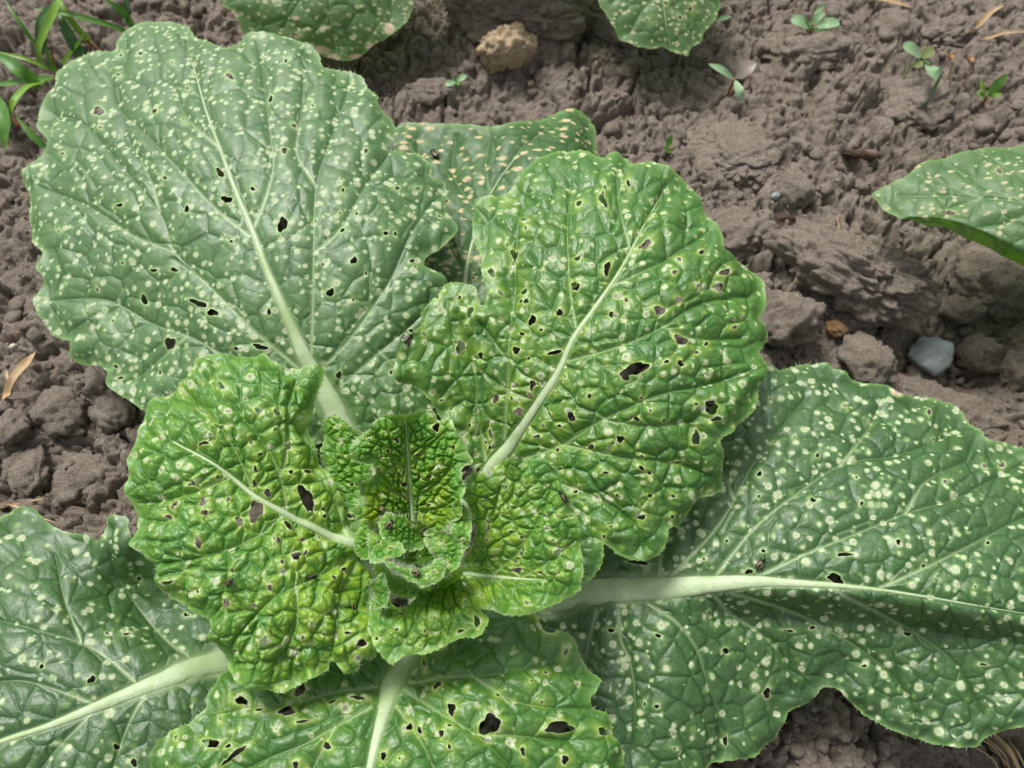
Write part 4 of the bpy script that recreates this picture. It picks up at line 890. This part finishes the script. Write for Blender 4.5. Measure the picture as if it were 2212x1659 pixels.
place_lump(cl, 2140, 600, (17, 14, 13), M['clod'], 'large shaded block of soil beside the biggest clod', 'clod', 12, 0.5, G, facet=0.6)
place_lump(cl, 1150, 20, (30, 16, 16), M['clod'], 'massive shaded clod behind the yellow stone', 'clod', 13, 0.40, G, rot=0.05, facet=0.5, fine=0.11)
place_lump(cl, 1345, 85, (13, 9, 9), M['clod'], 'shaded clod under the pale speckled leaf tip', 'clod', 14, 0.4, G, facet=0.6)
place_lump(cl, 2040, 75, (15, 9, 7), M['clod'], 'pale irregular clod behind the round-leaved seedling', 'clod', 15, 0.35, G, rough=0.4, facet=0.4, rot=0.35)
place_lump(cl, 1930, 60, (10, 8, 7), M['clod'], 'crumbly clod between two seedlings and the dry straw', 'clod', 16, 0.4, G, rough=0.35)
place_lump(cl, 140, 880, (9, 8, 6), M['clod'], 'smooth grey-brown clod beside the curled dry leaf', 'clod', 17, 0.35, G, rough=0.2, facet=0.4, rot=0.4)
place_lump(cl, 20, 925, (7, 6, 5), M['clod'], 'flat clod below the curled dry leaf', 'clod', 18, 0.4, G, facet=0.6)
place_lump(cl, 255, 885, (7.5, 6, 5), M['clod'], 'clod tucked under the lower edge of the broad round leaf', 'clod', 19, 0.4, G, facet=0.5)
place_lump(cl, 170, 1030, (9, 8, 5), M['clod'], 'cracked clod between the dry straws and the blistered leaf', 'clod', 20, 0.45, G, facet=0.4)
place_lump(cl, 60, 1020, (8, 7, 4), M['clod'], 'low clod just above the two dry straws', 'clod', 21, 0.45, G, facet=0.6)
place_lump(cl, 1610, 340, (20, 18, 6.5), M['clod'], 'flat pale slab of crusted soil in the open bed', 'clod', 22, 0.45, G, rot=0.5, facet=0.6, fine=0.11)
place_lump(cl, 1600, 500, (13, 12, 8), M['clod'], 'squarish clod beside the rotting wood chip', 'clod', 23, 0.45, G, rot=0.2, facet=0.6, fine=0.11)
place_lump(cl, 925, 196, (9, 6, 4), M['clod'], 'tilted clod under the four-leaved seedling', 'clod', 24, 0.45, G, rot=0.3, facet=0.6)
place_lump(cl, 1992, 806, (9, 5.5, 5), M['clod'], 'dark clod hugging the front of the grey flint', 'clod', 25, 0.4, G, rot=0.1)
place_lump(cl, 1715, 405, (8, 6, 5), M['clod'], 'clod next to the tiny blue-grey pebble', 'clod', 26, 0.45, G, facet=0.4)
place_lump(cl, 1985, 215, (14, 10, 5), M['clod'], 'low crumbly clod at the foot of the leaning green shoot', 'clod', 27, 0.5, G)
place_lump(cl, 1750, 110, (16, 9, 6), M['clod'], 'rough clod in front of the seedling cluster', 'clod', 28, 0.45, G, rough=0.35, rot=0.3)
place_lump('yellow_stone', 1093, 122, (12, 9, 10), M['limestone'], 'ochre yellow crumbly stone below the massive shaded clod', 'stone', 31, 0.15, rough=0.25, facet=0.3, rot=0.2)
place_lump('flint', 2000, 770, (8.6, 6.5, 6.2), M['flint'], 'blue-grey flint wedged among round clods', 'stone', 32, 0.22, rough=0.14, facet=0.9, fine=0.025, rot=0.2)
place_lump('amber_pebble', 1803, 706, (4.2, 3.2, 3.0), M['amber'], 'small amber pebble at the foot of the biggest clod', 'pebble', 33, 0.42, rough=0.25, facet=0.5, fine=0.05)
place_lump('pebble', 1675, 424, (1.7, 1.2, 1.2), M['flint'], 'tiny blue-grey pebble in the open soil', 'pebble', 34, 0.3, sub=3, rough=0.1, fine=0.01)
place_lump('pebble', 1925, 245, (2.4, 2.0, 1.6), M['pale_stone'], 'tiny cream pebble near the leaning green shoot', 'pebble', 35, 0.3, sub=3, rough=0.2, fine=0.03)
place_lump('pebble', 1615, 520, (1.3, 1.6, 1.2), M['pale_stone'], 'tiny pale pebble on top of the squarish clod', 'pebble', 36, -0.6, sub=3, rough=0.2, fine=0.03)
place_lump('pebble', 1146, 182, (1.5, 1.2, 1.0), M['limestone'], 'yellow grain of stone below the ochre stone', 'pebble', 37, 0.2, sub=3, rough=0.2, fine=0.03)
place_lump('pebble', 185, 865, (1.6, 1.2, 1.0), M['pale_stone'], 'white chip lying beside the smooth grey-brown clod', 'pebble', 38, 0.2, sub=3, rough=0.3, fine=0.03)
place_lump('pebble', 30, 748, (1.1, 0.9, 0.8), M['pale_stone'], 'white grain on dark soil above the curled dry leaf', 'pebble', 39, 0.2, sub=3, rough=0.2, fine=0.03)
place_lump('wood_chip', 1690, 478, (6.0, 2.6, 2.2), M['bark'], 'dark rotting wood chip in a hollow of the open soil', 'wood chip', 41, 0.5, sub=4, rough=0.4, fine=0.2, rot=0.1)
place_lump('wood_chip', 1845, 346, (7.5, 1.5, 1.4), M['bark'], 'long dark twig piece lying above the rotting chip', 'wood chip', 42, 0.5, sub=4, rough=0.35, fine=0.2, rot=-0.12)

# crumbs nobody could count
def crumbs():
    parts = []
    var = [lump(200 + k, sub=1, rough=0.35, fine=0.0) for k in range(10)]
    var2 = [lump(300 + k, sub=2, rough=0.3, fine=0.10) for k in range(8)]
    R = np.random.default_rng(5)
    for k in range(6500):
        px = R.uniform(-40, 2260); py = R.uniform(-40, 1700)
        p = at(px, py, 0.0); z = float(hz(p[0], p[1])[0])
        if fbm(np.array([p[0] * 30]), np.array([p[1] * 30]), 91, 2)[0] < -0.25 and R.random() < 0.7: continue
        r = min(0.00042 * (1 / R.uniform(0.12, 1.0)) ** 0.95, 0.0034)
        v, t = var2[k % 8] if r > 0.0011 else var[k % 10]
        a = R.uniform(0, 6.28); c, s = math.cos(a), math.sin(a)
        sc = R.uniform(0.7, 1.2, 3) * np.array([1, 1, 0.8]) * r
        w = v * sc; w = np.stack([w[:, 0] * c - w[:, 1] * s, w[:, 0] * s + w[:, 1] * c, w[:, 2]], 1)
        parts.append((w + np.array([p[0], p[1], z + r * 0.25]), t))
    V, T = join(parts)
    o = obj('soil_crumbs', new_mesh('soil_crumbs', V, T), M['clod'])
    o['kind'] = 'stuff'; tag(o, 'fine crumbs of soil scattered over the bed', 'soil')
crumbs()

# ------------------------------------------------------------------ weeds, grass and straw
def blade(path, width, shape='grass', n=18, m=5, cup=0.25, up=(0, 0, 1), wav=0.0):
    """Leaf strip along a 3-D path; width in metres."""
    P = resample(catmull(path, 8), 1e9 if False else 1e-4 + np.sum(np.linalg.norm(np.diff(np.asarray(path, float), axis=0), axis=1)) / n) if False else None
    C = catmull(path, max(3, n // (len(path) - 1) + 1))
    k = len(C); t = np.linspace(0, 1, k)
    T = np.gradient(C, axis=0); T /= np.linalg.norm(T, axis=1)[:, None] + 1e-12
    U = np.broadcast_to(np.asarray(up, float), (k, 3))
    B = np.cross(T, U); B /= np.linalg.norm(B, axis=1)[:, None] + 1e-12
    N = np.cross(B, T)
    if shape == 'grass': w = np.minimum(1, (1 - t) * 2.6) ** 0.8 * (0.75 + 0.25 * np.minimum(t * 5, 1))
    elif shape == 'oval': w = np.sin(np.pi * np.clip(t * 0.96 + 0.02, 0, 1)) ** 0.75
    elif shape == 'round': w = np.sqrt(np.clip(1 - (2 * t - 1.0) ** 2, 0, 1)) ** 0.9 + 0.03
    else: w = np.sin(np.pi * np.clip(t * 0.97 + 0.015, 0, 1) ** 0.8)
    u = np.linspace(-1, 1, m)
    V = C[:, None, :] + (w * width / 2)[:, None, None] * (u[None, :, None] * B[:, None, :] + cup * (u ** 2)[None, :, None] * N[:, None, :])
    V = V + N[:, None, :] * (wav * width * np.sin(t * 14)[:, None, None] * u[None, :, None])
    V = V.reshape(-1, 3)
    i = np.arange(k - 1)[:, None] * m; j = np.arange(m - 1)[None, :]
    Q = np.stack([i + j, i + j + 1, i + m + j + 1, i + m + j], -1).reshape(-1, 4)
    return V, Q
def px_path(pts):
    """pts: (px, py, height above soil in mm)."""
    out = []
    for px, py, z in pts:
        out.append(at(px, py, z / 1000.0))
    return np.array(out)
def wpx(w, p):  # reference width to metres at point p
    return w * float((p - CAM) @ FWD) / FP

tuft = empty('grass_tuft', ground(118, 160), 'tuft of green grass blades and a reddish stem beside the broad round leaf', 'grass')
def add_child(o_name, V, T, mat, parent, smooth=True):
    o = obj(o_name, new_mesh(o_name, V - np.array(parent.location), T, smooth=smooth), mat, parent)
    return o
for pts, w, mt in (([(92,142,3),(85,110,9),(96,73,15),(114,34,20),(127,0,23),(134,-30,24)], 13, 'grass_bright'),
                   ([(285,78,4),(250,60,9),(206,46,14),(137,29,18),(66,17,19)], 8, 'grass'),
                   ([(200,98,3),(188,85,6),(160,53,12),(137,18,17),(126,-20,19)], 8, 'grass_bright'),
                   ([(92,120,4),(85,78,12),(89,46,17),(110,18,20),(120,0,21)], 12, 'grass_dark'),
                   ([(88,118,3),(78,98,8),(53,64,15),(30,30,19),(6,-6,21)], 5, 'grass'),
                   ([(180,125,3),(174,114,5),(156,87,10),(137,50,15),(125,20,17)], 14, 'grass_dark'),
                   ([(112,152,3),(92,142,6),(57,128,9),(23,119,10),(-20,108,10)], 5, 'grass_bright'),
                   ([(95,186,3),(80,181,6),(46,156,12),(14,130,14),(-30,112,13)], 16, 'grass'),
                   ([(110,172,3),(85,181,8),(57,190,12),(32,217,13),(23,247,9),(29,277,4)], 10, 'grass_bright'),
                   ([(120,168,2),(108,169,4),(57,176,7),(0,182,6),(-30,184,4)], 9, 'grass'),
                   ([(290,62,3),(275,39,8),(252,16,13),(220,-6,17)], 9, 'grass'),
                   ([(290,60,3),(277,46,6),(275,18,13),(268,-20,18)], 9, 'grass_dark'),
                   ([(-20,215,8),(0,238,10),(8,275,8),(11,325,3)], 22, 'grass'),
                   ([(110,330,1),(98,318,3),(64,286,7),(34,249,10)], 9, 'grass'),
                   ([(135,140,2),(150,118,5),(168,96,9),(182,70,13)], 7, 'grass_bright'),
                   ([(130,160,2),(112,140,5),(102,110,10),(98,86,13)], 6, 'grass')):
    P = px_path(pts)
    V, T = blade(P, wpx(w * 1.7, P[1]), 'grass', 20, 5, 0.28, up=(0, -0.3, 1))
    add_child('blade', V, T, M[mt], tuft)
for pts, w in (([(-20,190,3),(0,215,5),(20,245,4),(40,275,2)], 9), ([(123,168,1),(118,140,4),(108,110,8)], 5), ([(225,118,1),(205,100,4),(188,86,6)], 6), ([(200,118,1),(196,100,4),(188,84,7)], 5)):
    P = px_path(pts); V, T = tube(catmull(P, 6), wpx(w, P[0]) / 2, 8); add_child('stem', V, T, M['red_stem'], tuft)

def seedling(name, base, label, cat, leaves, stem=None, group='weed seedlings on the soil'):
    g = ground(*base)
    e = empty(name, g, label, cat, group)
    z0 = g[2] * 1000
    for pts, w, shape, mt in leaves:
        P = np.array([at(x, y, (z0 + z) / 1000) for x, y, z in pts])
        V, T = blade(P, wpx(w, P[0]), shape, 14, 7, 0.18, up=(0, -0.35, 1)); add_child('leaf', V, T, M[mt], e)
    for pts, w, mt in (stem or []):
        P = np.array([at(x, y, (z0 + z) / 1000) for x, y, z in pts]); V, T = tube(catmull(P, 6), wpx(w, P[0]) / 2, 8); add_child('stem', V, T, M[mt], e)
    return e
seedling('seedling', (985, 190), 'tiny four-leaved green seedling near the ochre stone', 'seedling',
         [([(985,176,4),(970,180,4.5),(958,182,4)], 15, 'oval', 'seed_leaf'), ([(988,174,4),(997,168,5),(1008,162,5)], 15, 'oval', 'seed_leaf'), ([(985,176,4.5),(982,170,6),(980,166,7)], 9, 'oval', 'seed_green'), ([(986,177,4.5),(990,180,5.5),(994,184,5)], 9, 'oval', 'seed_green')],
         [([(984,192,-1),(985,176,4)], 3, 'seed_green')])
seedling('seedling', (1442, 332), 'tiny seedling with one upright narrow leaf beside the puckered leaf', 'seedling',
         [([(1441,322,3),(1445,308,7),(1452,292,10)], 13, 'oval', 'seed_green'), ([(1440,324,3),(1446,327,4),(1455,326,4)], 8, 'oval', 'grass_bright'), ([(1440,324,3),(1435,320,4),(1431,316,5)], 6, 'oval', 'grass_bright')],
         [([(1444,336,-1),(1440,322,3)], 4, 'seed_green')])
seedling('seedling', (1752, 75), 'bushy seedling cluster with several round green leaves', 'seedling',
         [([(1748,58,6),(1728,46,8),(1708,42,8)], 26, 'round', 'seed_leaf'), ([(1752,52,7),(1766,38,10),(1782,28,12)], 20, 'oval', 'seed_leaf'), ([(1765,58,6),(1790,50,8),(1814,50,8)], 24, 'round', 'seed_leaf'), ([(1758,30,8),(1770,20,11),(1782,8,14)], 15, 'oval', 'seed_leaf'), ([(1762,62,4),(1778,66,4),(1790,70,3)], 24, 'oval', 'seed_green'), ([(1750,64,5),(1744,52,8),(1738,38,11)], 11, 'oval', 'seed_green'), ([(1752,70,3),(1753,62,6),(1755,54,8)], 10, 'oval', 'grass_bright')],
         [([(1746,80,-1),(1752,64,4),(1756,50,7)], 5, 'red_stem'), ([(1748,78,-1),(1760,60,5)], 4, 'seed_green')])
seedling('seedling', (1578, 200), 'seedling with two long pale seed leaves and one purple leaf', 'seedling',
         [([(1584,170,10),(1560,152,13),(1531,138,14)], 17, 'oval', 'seed_leaf'), ([(1590,168,10),(1610,148,14),(1634,136,16)], 34, 'oval', 'seed_pink'), ([(1588,174,10),(1597,196,10),(1602,218,7)], 20, 'oval', 'seed_leaf')],
         [([(1572,206,-1),(1578,190,4),(1587,171,10)], 6, 'red_stem')])
seedling('seedling', (1985, 150), 'seedling with two round pale seed leaves and olive true leaves', 'seedling',
         [([(1988,122,11),(1970,106,14),(1950,96,15)], 27, 'round', 'seed_leaf'), ([(2008,142,10),(2018,152,12),(2030,168,10)], 36, 'round', 'seed_leaf'), ([(1992,124,11),(2006,112,12),(2018,106,12)], 24, 'round', 'seed_olive'), ([(1990,130,10),(1982,138,10),(1966,136,9)], 20, 'round', 'seed_olive')],
         [([(1985,156,-1),(1988,140,5),(1990,124,11)], 4, 'seed_green'), ([(1990,126,10),(2010,140,11)], 3, 'seed_green')])
seedling('grass_shoot', (1982, 255), 'leaning green grass shoot with a short side leaf', 'grass shoot',
         [([(1984,254,0),(2000,222,8),(2018,190,16),(2038,150,24)], 12, 'grass', 'grass_dark'), ([(1986,254,0),(2004,242,4),(2026,228,7)], 8, 'grass', 'grass')], group=None)
seedling('grass_shoot', (1950, 172), 'thin pair of grass blades beside the round-leaved seedling', 'grass shoot',
         [([(1951,176,0),(1954,150,6),(1956,132,9)], 4, 'grass', 'seed_green'), ([(1951,176,0),(1962,152,6),(1972,122,12)], 4, 'grass', 'seed_green')], group=None)
seedling('seedling', (2125, 228), 'seedling with a red stem and one long green leaf', 'seedling',
         [([(2134,206,7),(2154,184,12),(2174,160,16)], 22, 'oval', 'seed_green'), ([(2130,208,7),(2122,190,10),(2118,172,12)], 12, 'oval', 'grass_bright'), ([(2128,208,7),(2118,204,8),(2112,196,8)], 14, 'oval', 'seed_green'), ([(2134,208,7),(2148,206,8),(2162,202,8)], 11, 'oval', 'grass_bright')],
         [([(2120,236,-1),(2126,220,3),(2132,207,7)], 5, 'red_stem')])
seedling('seedling', (1545, 52), 'small seedling half hidden behind the pale speckled leaf tip', 'seedling',
         [([(1545,46,6),(1560,40,8),(1580,35,8)], 12, 'oval', 'seed_leaf')], [([(1540,60,-1),(1546,46,6)], 3, 'seed_green')])

def scrap(name, pts, w, mat, label, cat, shape='grass', group=None, tube_=False, wav=0.0):
    P = []
    for x, y, z in pts:
        g = ground(x, y); P.append(at(x, y, g[2] + z / 1000))
    P = np.array(P)
    if tube_: V, T = tube(catmull(P, 8), wpx(w, P[0]) / 2, 8)
    else: V, T = blade(P, wpx(w, P[0]), shape, 20, 5, 0.45, wav=wav)
    o = obj(name, new_mesh(name, V, T), mat); tag(o, label, cat, group)
    return o
ST = 'dry straw on the soil'
scrap('dry_leaf', [(0,872,1.5),(18,850,5),(30,820,6),(52,790,6),(80,758,5)], 24, M['straw'], 'curled dry tan leaf lying between soil clods', 'dry leaf', 'oval', wav=0.12)
scrap('dry_leaf', [(14,800,2),(16,815,3),(20,838,3)], 7, M['straw'], 'thin dry sliver beside the curled tan leaf', 'dry leaf', 'oval')
scrap('straw', [(-10,1100,2),(40,1088,2),(95,1078,2)], 4, M['straw'], 'thin grey straw lying above the dark left leaf', 'straw', group=ST, tube_=True)
scrap('straw', [(-10,1086,2),(30,1092,2),(70,1112,2),(130,1132,2)], 6, M['straw'], 'bent tan straw touching the dark left leaf', 'straw', group=ST)
scrap('straw', [(1885,-2,5),(1920,4,4),(1970,16,2)], 15, M['straw'], 'flat tan straw beyond the crumbly clod', 'straw', 'oval', group=ST)
scrap('straw', [(2088,82,1),(2110,58,6),(2140,28,10),(2168,12,12)], 14, M['straw'], 'upright tan dry blade behind the pale irregular clod', 'straw', 'oval', group=ST)
scrap('straw', [(2090,86,1),(2130,84,2),(2170,72,3),(2230,68,3)], 8, M['straw'], 'long curved root-like straw next to the upright dry blade', 'straw', group=ST)
for k, (dx, dy, b) in enumerate(((0, 0, 10), (-14, 6, 4), (-26, 2, 3), (8, 18, 5), (-36, 20, 3), (20, 8, 4), (-8, 26, 3))):
    scrap('straw', [(2200 + dx, 1660 + dy, 3), (2180 + dx, 1620 + dy, 5), (2150 + dx * 1.4, 1590 + dy, 3)], b, M['straw'], 'fibrous dry straw under the tip of the big dark leaf', 'straw', group='fibrous straws under the big leaf', tube_=True)
scrap('rootlet', [(1800,520,1),(1806,505,2),(1812,490,2),(1808,470,3)], 3, M['straw'], 'thin forked rootlet beside the biggest clod', 'rootlet', tube_=True)
scrap('rootlet', [(1700,640,3),(1720,600,4),(1735,560,4)], 2, M['straw'], 'hair-thin rootlet on the flank of the biggest clod', 'rootlet', tube_=True)
for x, y, lb in ((2050, 128, 'dry orange flower head above the leaning green shoot'), (2092, 134, 'dry orange flower head on a bent thread')):
    g = ground(x - 10, y + 50); e = empty('dry_flower', g, lb, 'dry flower', 'dry orange flower heads')
    tip = at(x, y, g[2] + 0.010)
    V, T = tube(catmull(np.array([g, (g + tip) / 2 + (0.001, 0, 0.002), tip]), 6), 0.0003, 6); add_child('stalk', V, T, M['straw'], e)
    for a in range(6):
        d = np.array([math.cos(a * 1.05), math.sin(a * 1.05), 0.5]) * 0.0014
        V, T = blade(np.array([tip, tip + d * 0.6 + (0, 0, 0.0006), tip + d + (0, 0, 0.0010)]), 0.0014, 'oval', 8, 5, 0.3); add_child('petal', V, T, M['orange'], e)

# ------------------------------------------------------------------ flea beetles
def ell(c, r, sub=3):
    V, T = ICO[sub]; return V * np.array(r) + np.array(c), T
def beetle_meshes():
    out = {}
    V, T = ell((0, 0, 0.55), (1.5, 0.82, 0.55)); V[:, 1] *= 1 - 0.10 * (V[:, 0] / 1.5) ; out['abdomen'] = new_mesh('abdomen', V * [0.98, 0.97, 0.95], T)
    for s in (-1, 1):
        V, T = ell((0, 0, 0), (1.55, 0.86, 0.6)); keep = V[:, 1] * s >= -0.03
        V[:, 1] = np.where(keep, V[:, 1], -0.02 * s) + 0.012 * s; V[:, 2] = np.maximum(V[:, 2], -0.18) + 0.55
        out['wing%d' % s] = new_mesh('wing_case', V, T)
        # stripe: a band riding just above the wing case
        t = np.linspace(-0.98, 1.02, 22); yc = s * (0.40 + 0.12 * np.cos(t * 2.2)); hw = 0.09 * np.sqrt(np.clip(1 - (t / 1.12) ** 2, 0.05, 1)) * (1 + 0.3 * np.abs(t))
        rows = []
        for u in (-1, -0.3, 0.3, 1):
            y = yc + u * hw; z = 0.6 * np.sqrt(np.clip(1 - (t / 1.55) ** 2 - (y / 0.86) ** 2, 0, 1)) + 0.55 + 0.02
            rows.append(np.stack([t, y, z], 1))
        V = np.stack(rows, 1).reshape(-1, 3); i = np.arange(21)[:, None] * 4; j = np.arange(3)[None]
        Q = np.stack([i + j, i + 4 + j, i + 5 + j, i + 1 + j], -1).reshape(-1, 4)
        out['stripe%d' % s] = new_mesh('stripe', V, Q)
    V, T = ell((1.72, 0, 0.52), (0.5, 0.66, 0.44)); out['thorax'] = new_mesh('thorax', V, T)
    V, T = ell((2.22, 0, 0.45), (0.34, 0.42, 0.32)); out['head'] = new_mesh('head', V, T)
    for s in (-1, 1):
        V, T = tube(catmull([(2.4, 0.22 * s, 0.6), (2.9, 0.6 * s, 0.95), (3.6, 1.0 * s, 0.85), (4.1, 1.15 * s, 0.6)], 5), np.linspace(0.07, 0.05, 16), 6)
        out['antenna%d' % s] = new_mesh('antenna', V, T)
        for k, (x, ln, th) in enumerate(((1.6, 1.0, 0.10), (0.7, 1.0, 0.10), (-0.3, 1.35, 0.20))):
            d = (0.5, 0.05, -0.7)[k]
            V, T = tube(catmull([(x, 0.4 * s, 0.35), (x + d * 0.5, (0.75 + 0.2 * ln) * s, 0.55), (x + d * 0.7, (0.95 + 0.45 * ln) * s, 0.2), (x + d * 1.2, (1.0 + 0.7 * ln) * s, 0.0)], 5), np.linspace(th, 0.05, 16), 6)
            out['leg%d%d' % (s, k)] = new_mesh('leg', V, T)
    return out
BM = beetle_meshes()
NM = {'abdomen': 'abdomen', 'wing': 'wing_case', 'stripe': 'stripe', 'thorax': 'thorax', 'head': 'head', 'antenna': 'antenna', 'leg': 'leg'}
for k, me in BM.items():
    me.materials.append(M['tan'] if k.startswith('stripe') else M['black'])
def beetle(leaf, px, py, dirpx, label, length=30):
    lf = LEAVES[leaf]
    p = lf.sample(np.array([px]), np.array([py]))[0]; n = lf.sample(np.array([px]), np.array([py]), lf.N)[0]
    q = lf.sample(np.array([px + dirpx[0] * 6]), np.array([py + dirpx[1] * 6]))[0]
    f = q - p; f = f - n * (f @ n); f /= np.linalg.norm(f) + 1e-12
    s = np.cross(n, f)
    sc = wpx(length, p) / 4.0
    e = empty('flea_beetle', (0, 0, 0), label, 'beetle', 'striped flea beetles feeding on the cabbage')
    c = p + n * 0.00012
    e.matrix_world = Matrix(((f[0] * sc, s[0] * sc, n[0] * sc, c[0]), (f[1] * sc, s[1] * sc, n[1] * sc, c[1]), (f[2] * sc, s[2] * sc, n[2] * sc, c[2]), (0, 0, 0, 1)))
    for k, me in BM.items():
        o = bpy.data.objects.new(NM[k.rstrip('-0123456789')], me); COL.objects.link(o); o.parent = e
beetle('right_outer', 1641, 1222, (0.6, -0.8), 'striped flea beetle beside a small hole on the big dark leaf')
beetle('back', 942, 342, (-0.5, -0.8), 'striped flea beetle on the older tan-flecked leaf')
beetle('left_inner', 507, 1258, (1, -0.25), 'striped flea beetle out on the flat part of the blistered leaf')
beetle('left_inner', 677, 1253, (-0.9, 0.3), 'flea beetle beside the lower side vein of the blistered leaf')
beetle('left_inner', 763, 1314, (0.2, -1), 'flea beetle on the blistered leaf next to the cupped leaf')
beetle('heart', 822, 1102, (-0.7, -0.6), 'flea beetle on the yellow patch of the heart leaf')
beetle('curl_back', 840, 1134, (0.5, -0.8), 'flea beetle at the left end of the crumpled heart')
beetle('curl_back', 920, 1146, (0.85, -0.4), 'glossy flea beetle atop the back of the crumpled heart')
beetle('wall', 934, 1256, (0.1, -1), 'striped flea beetle hanging on the outside of the crumpled heart', 30)
beetle('curl_front', 905, 1240, (-0.8, -0.4), 'dark flea beetle down inside the crumpled heart')
beetle('right_inner', 1228, 1072, (-0.5, -0.7), 'flea beetle on the rim of the cupped leaf')
beetle('right_upper', 876, 742, (0.7, -0.7), 'flea beetle on the ragged lobe edge of the puckered leaf')
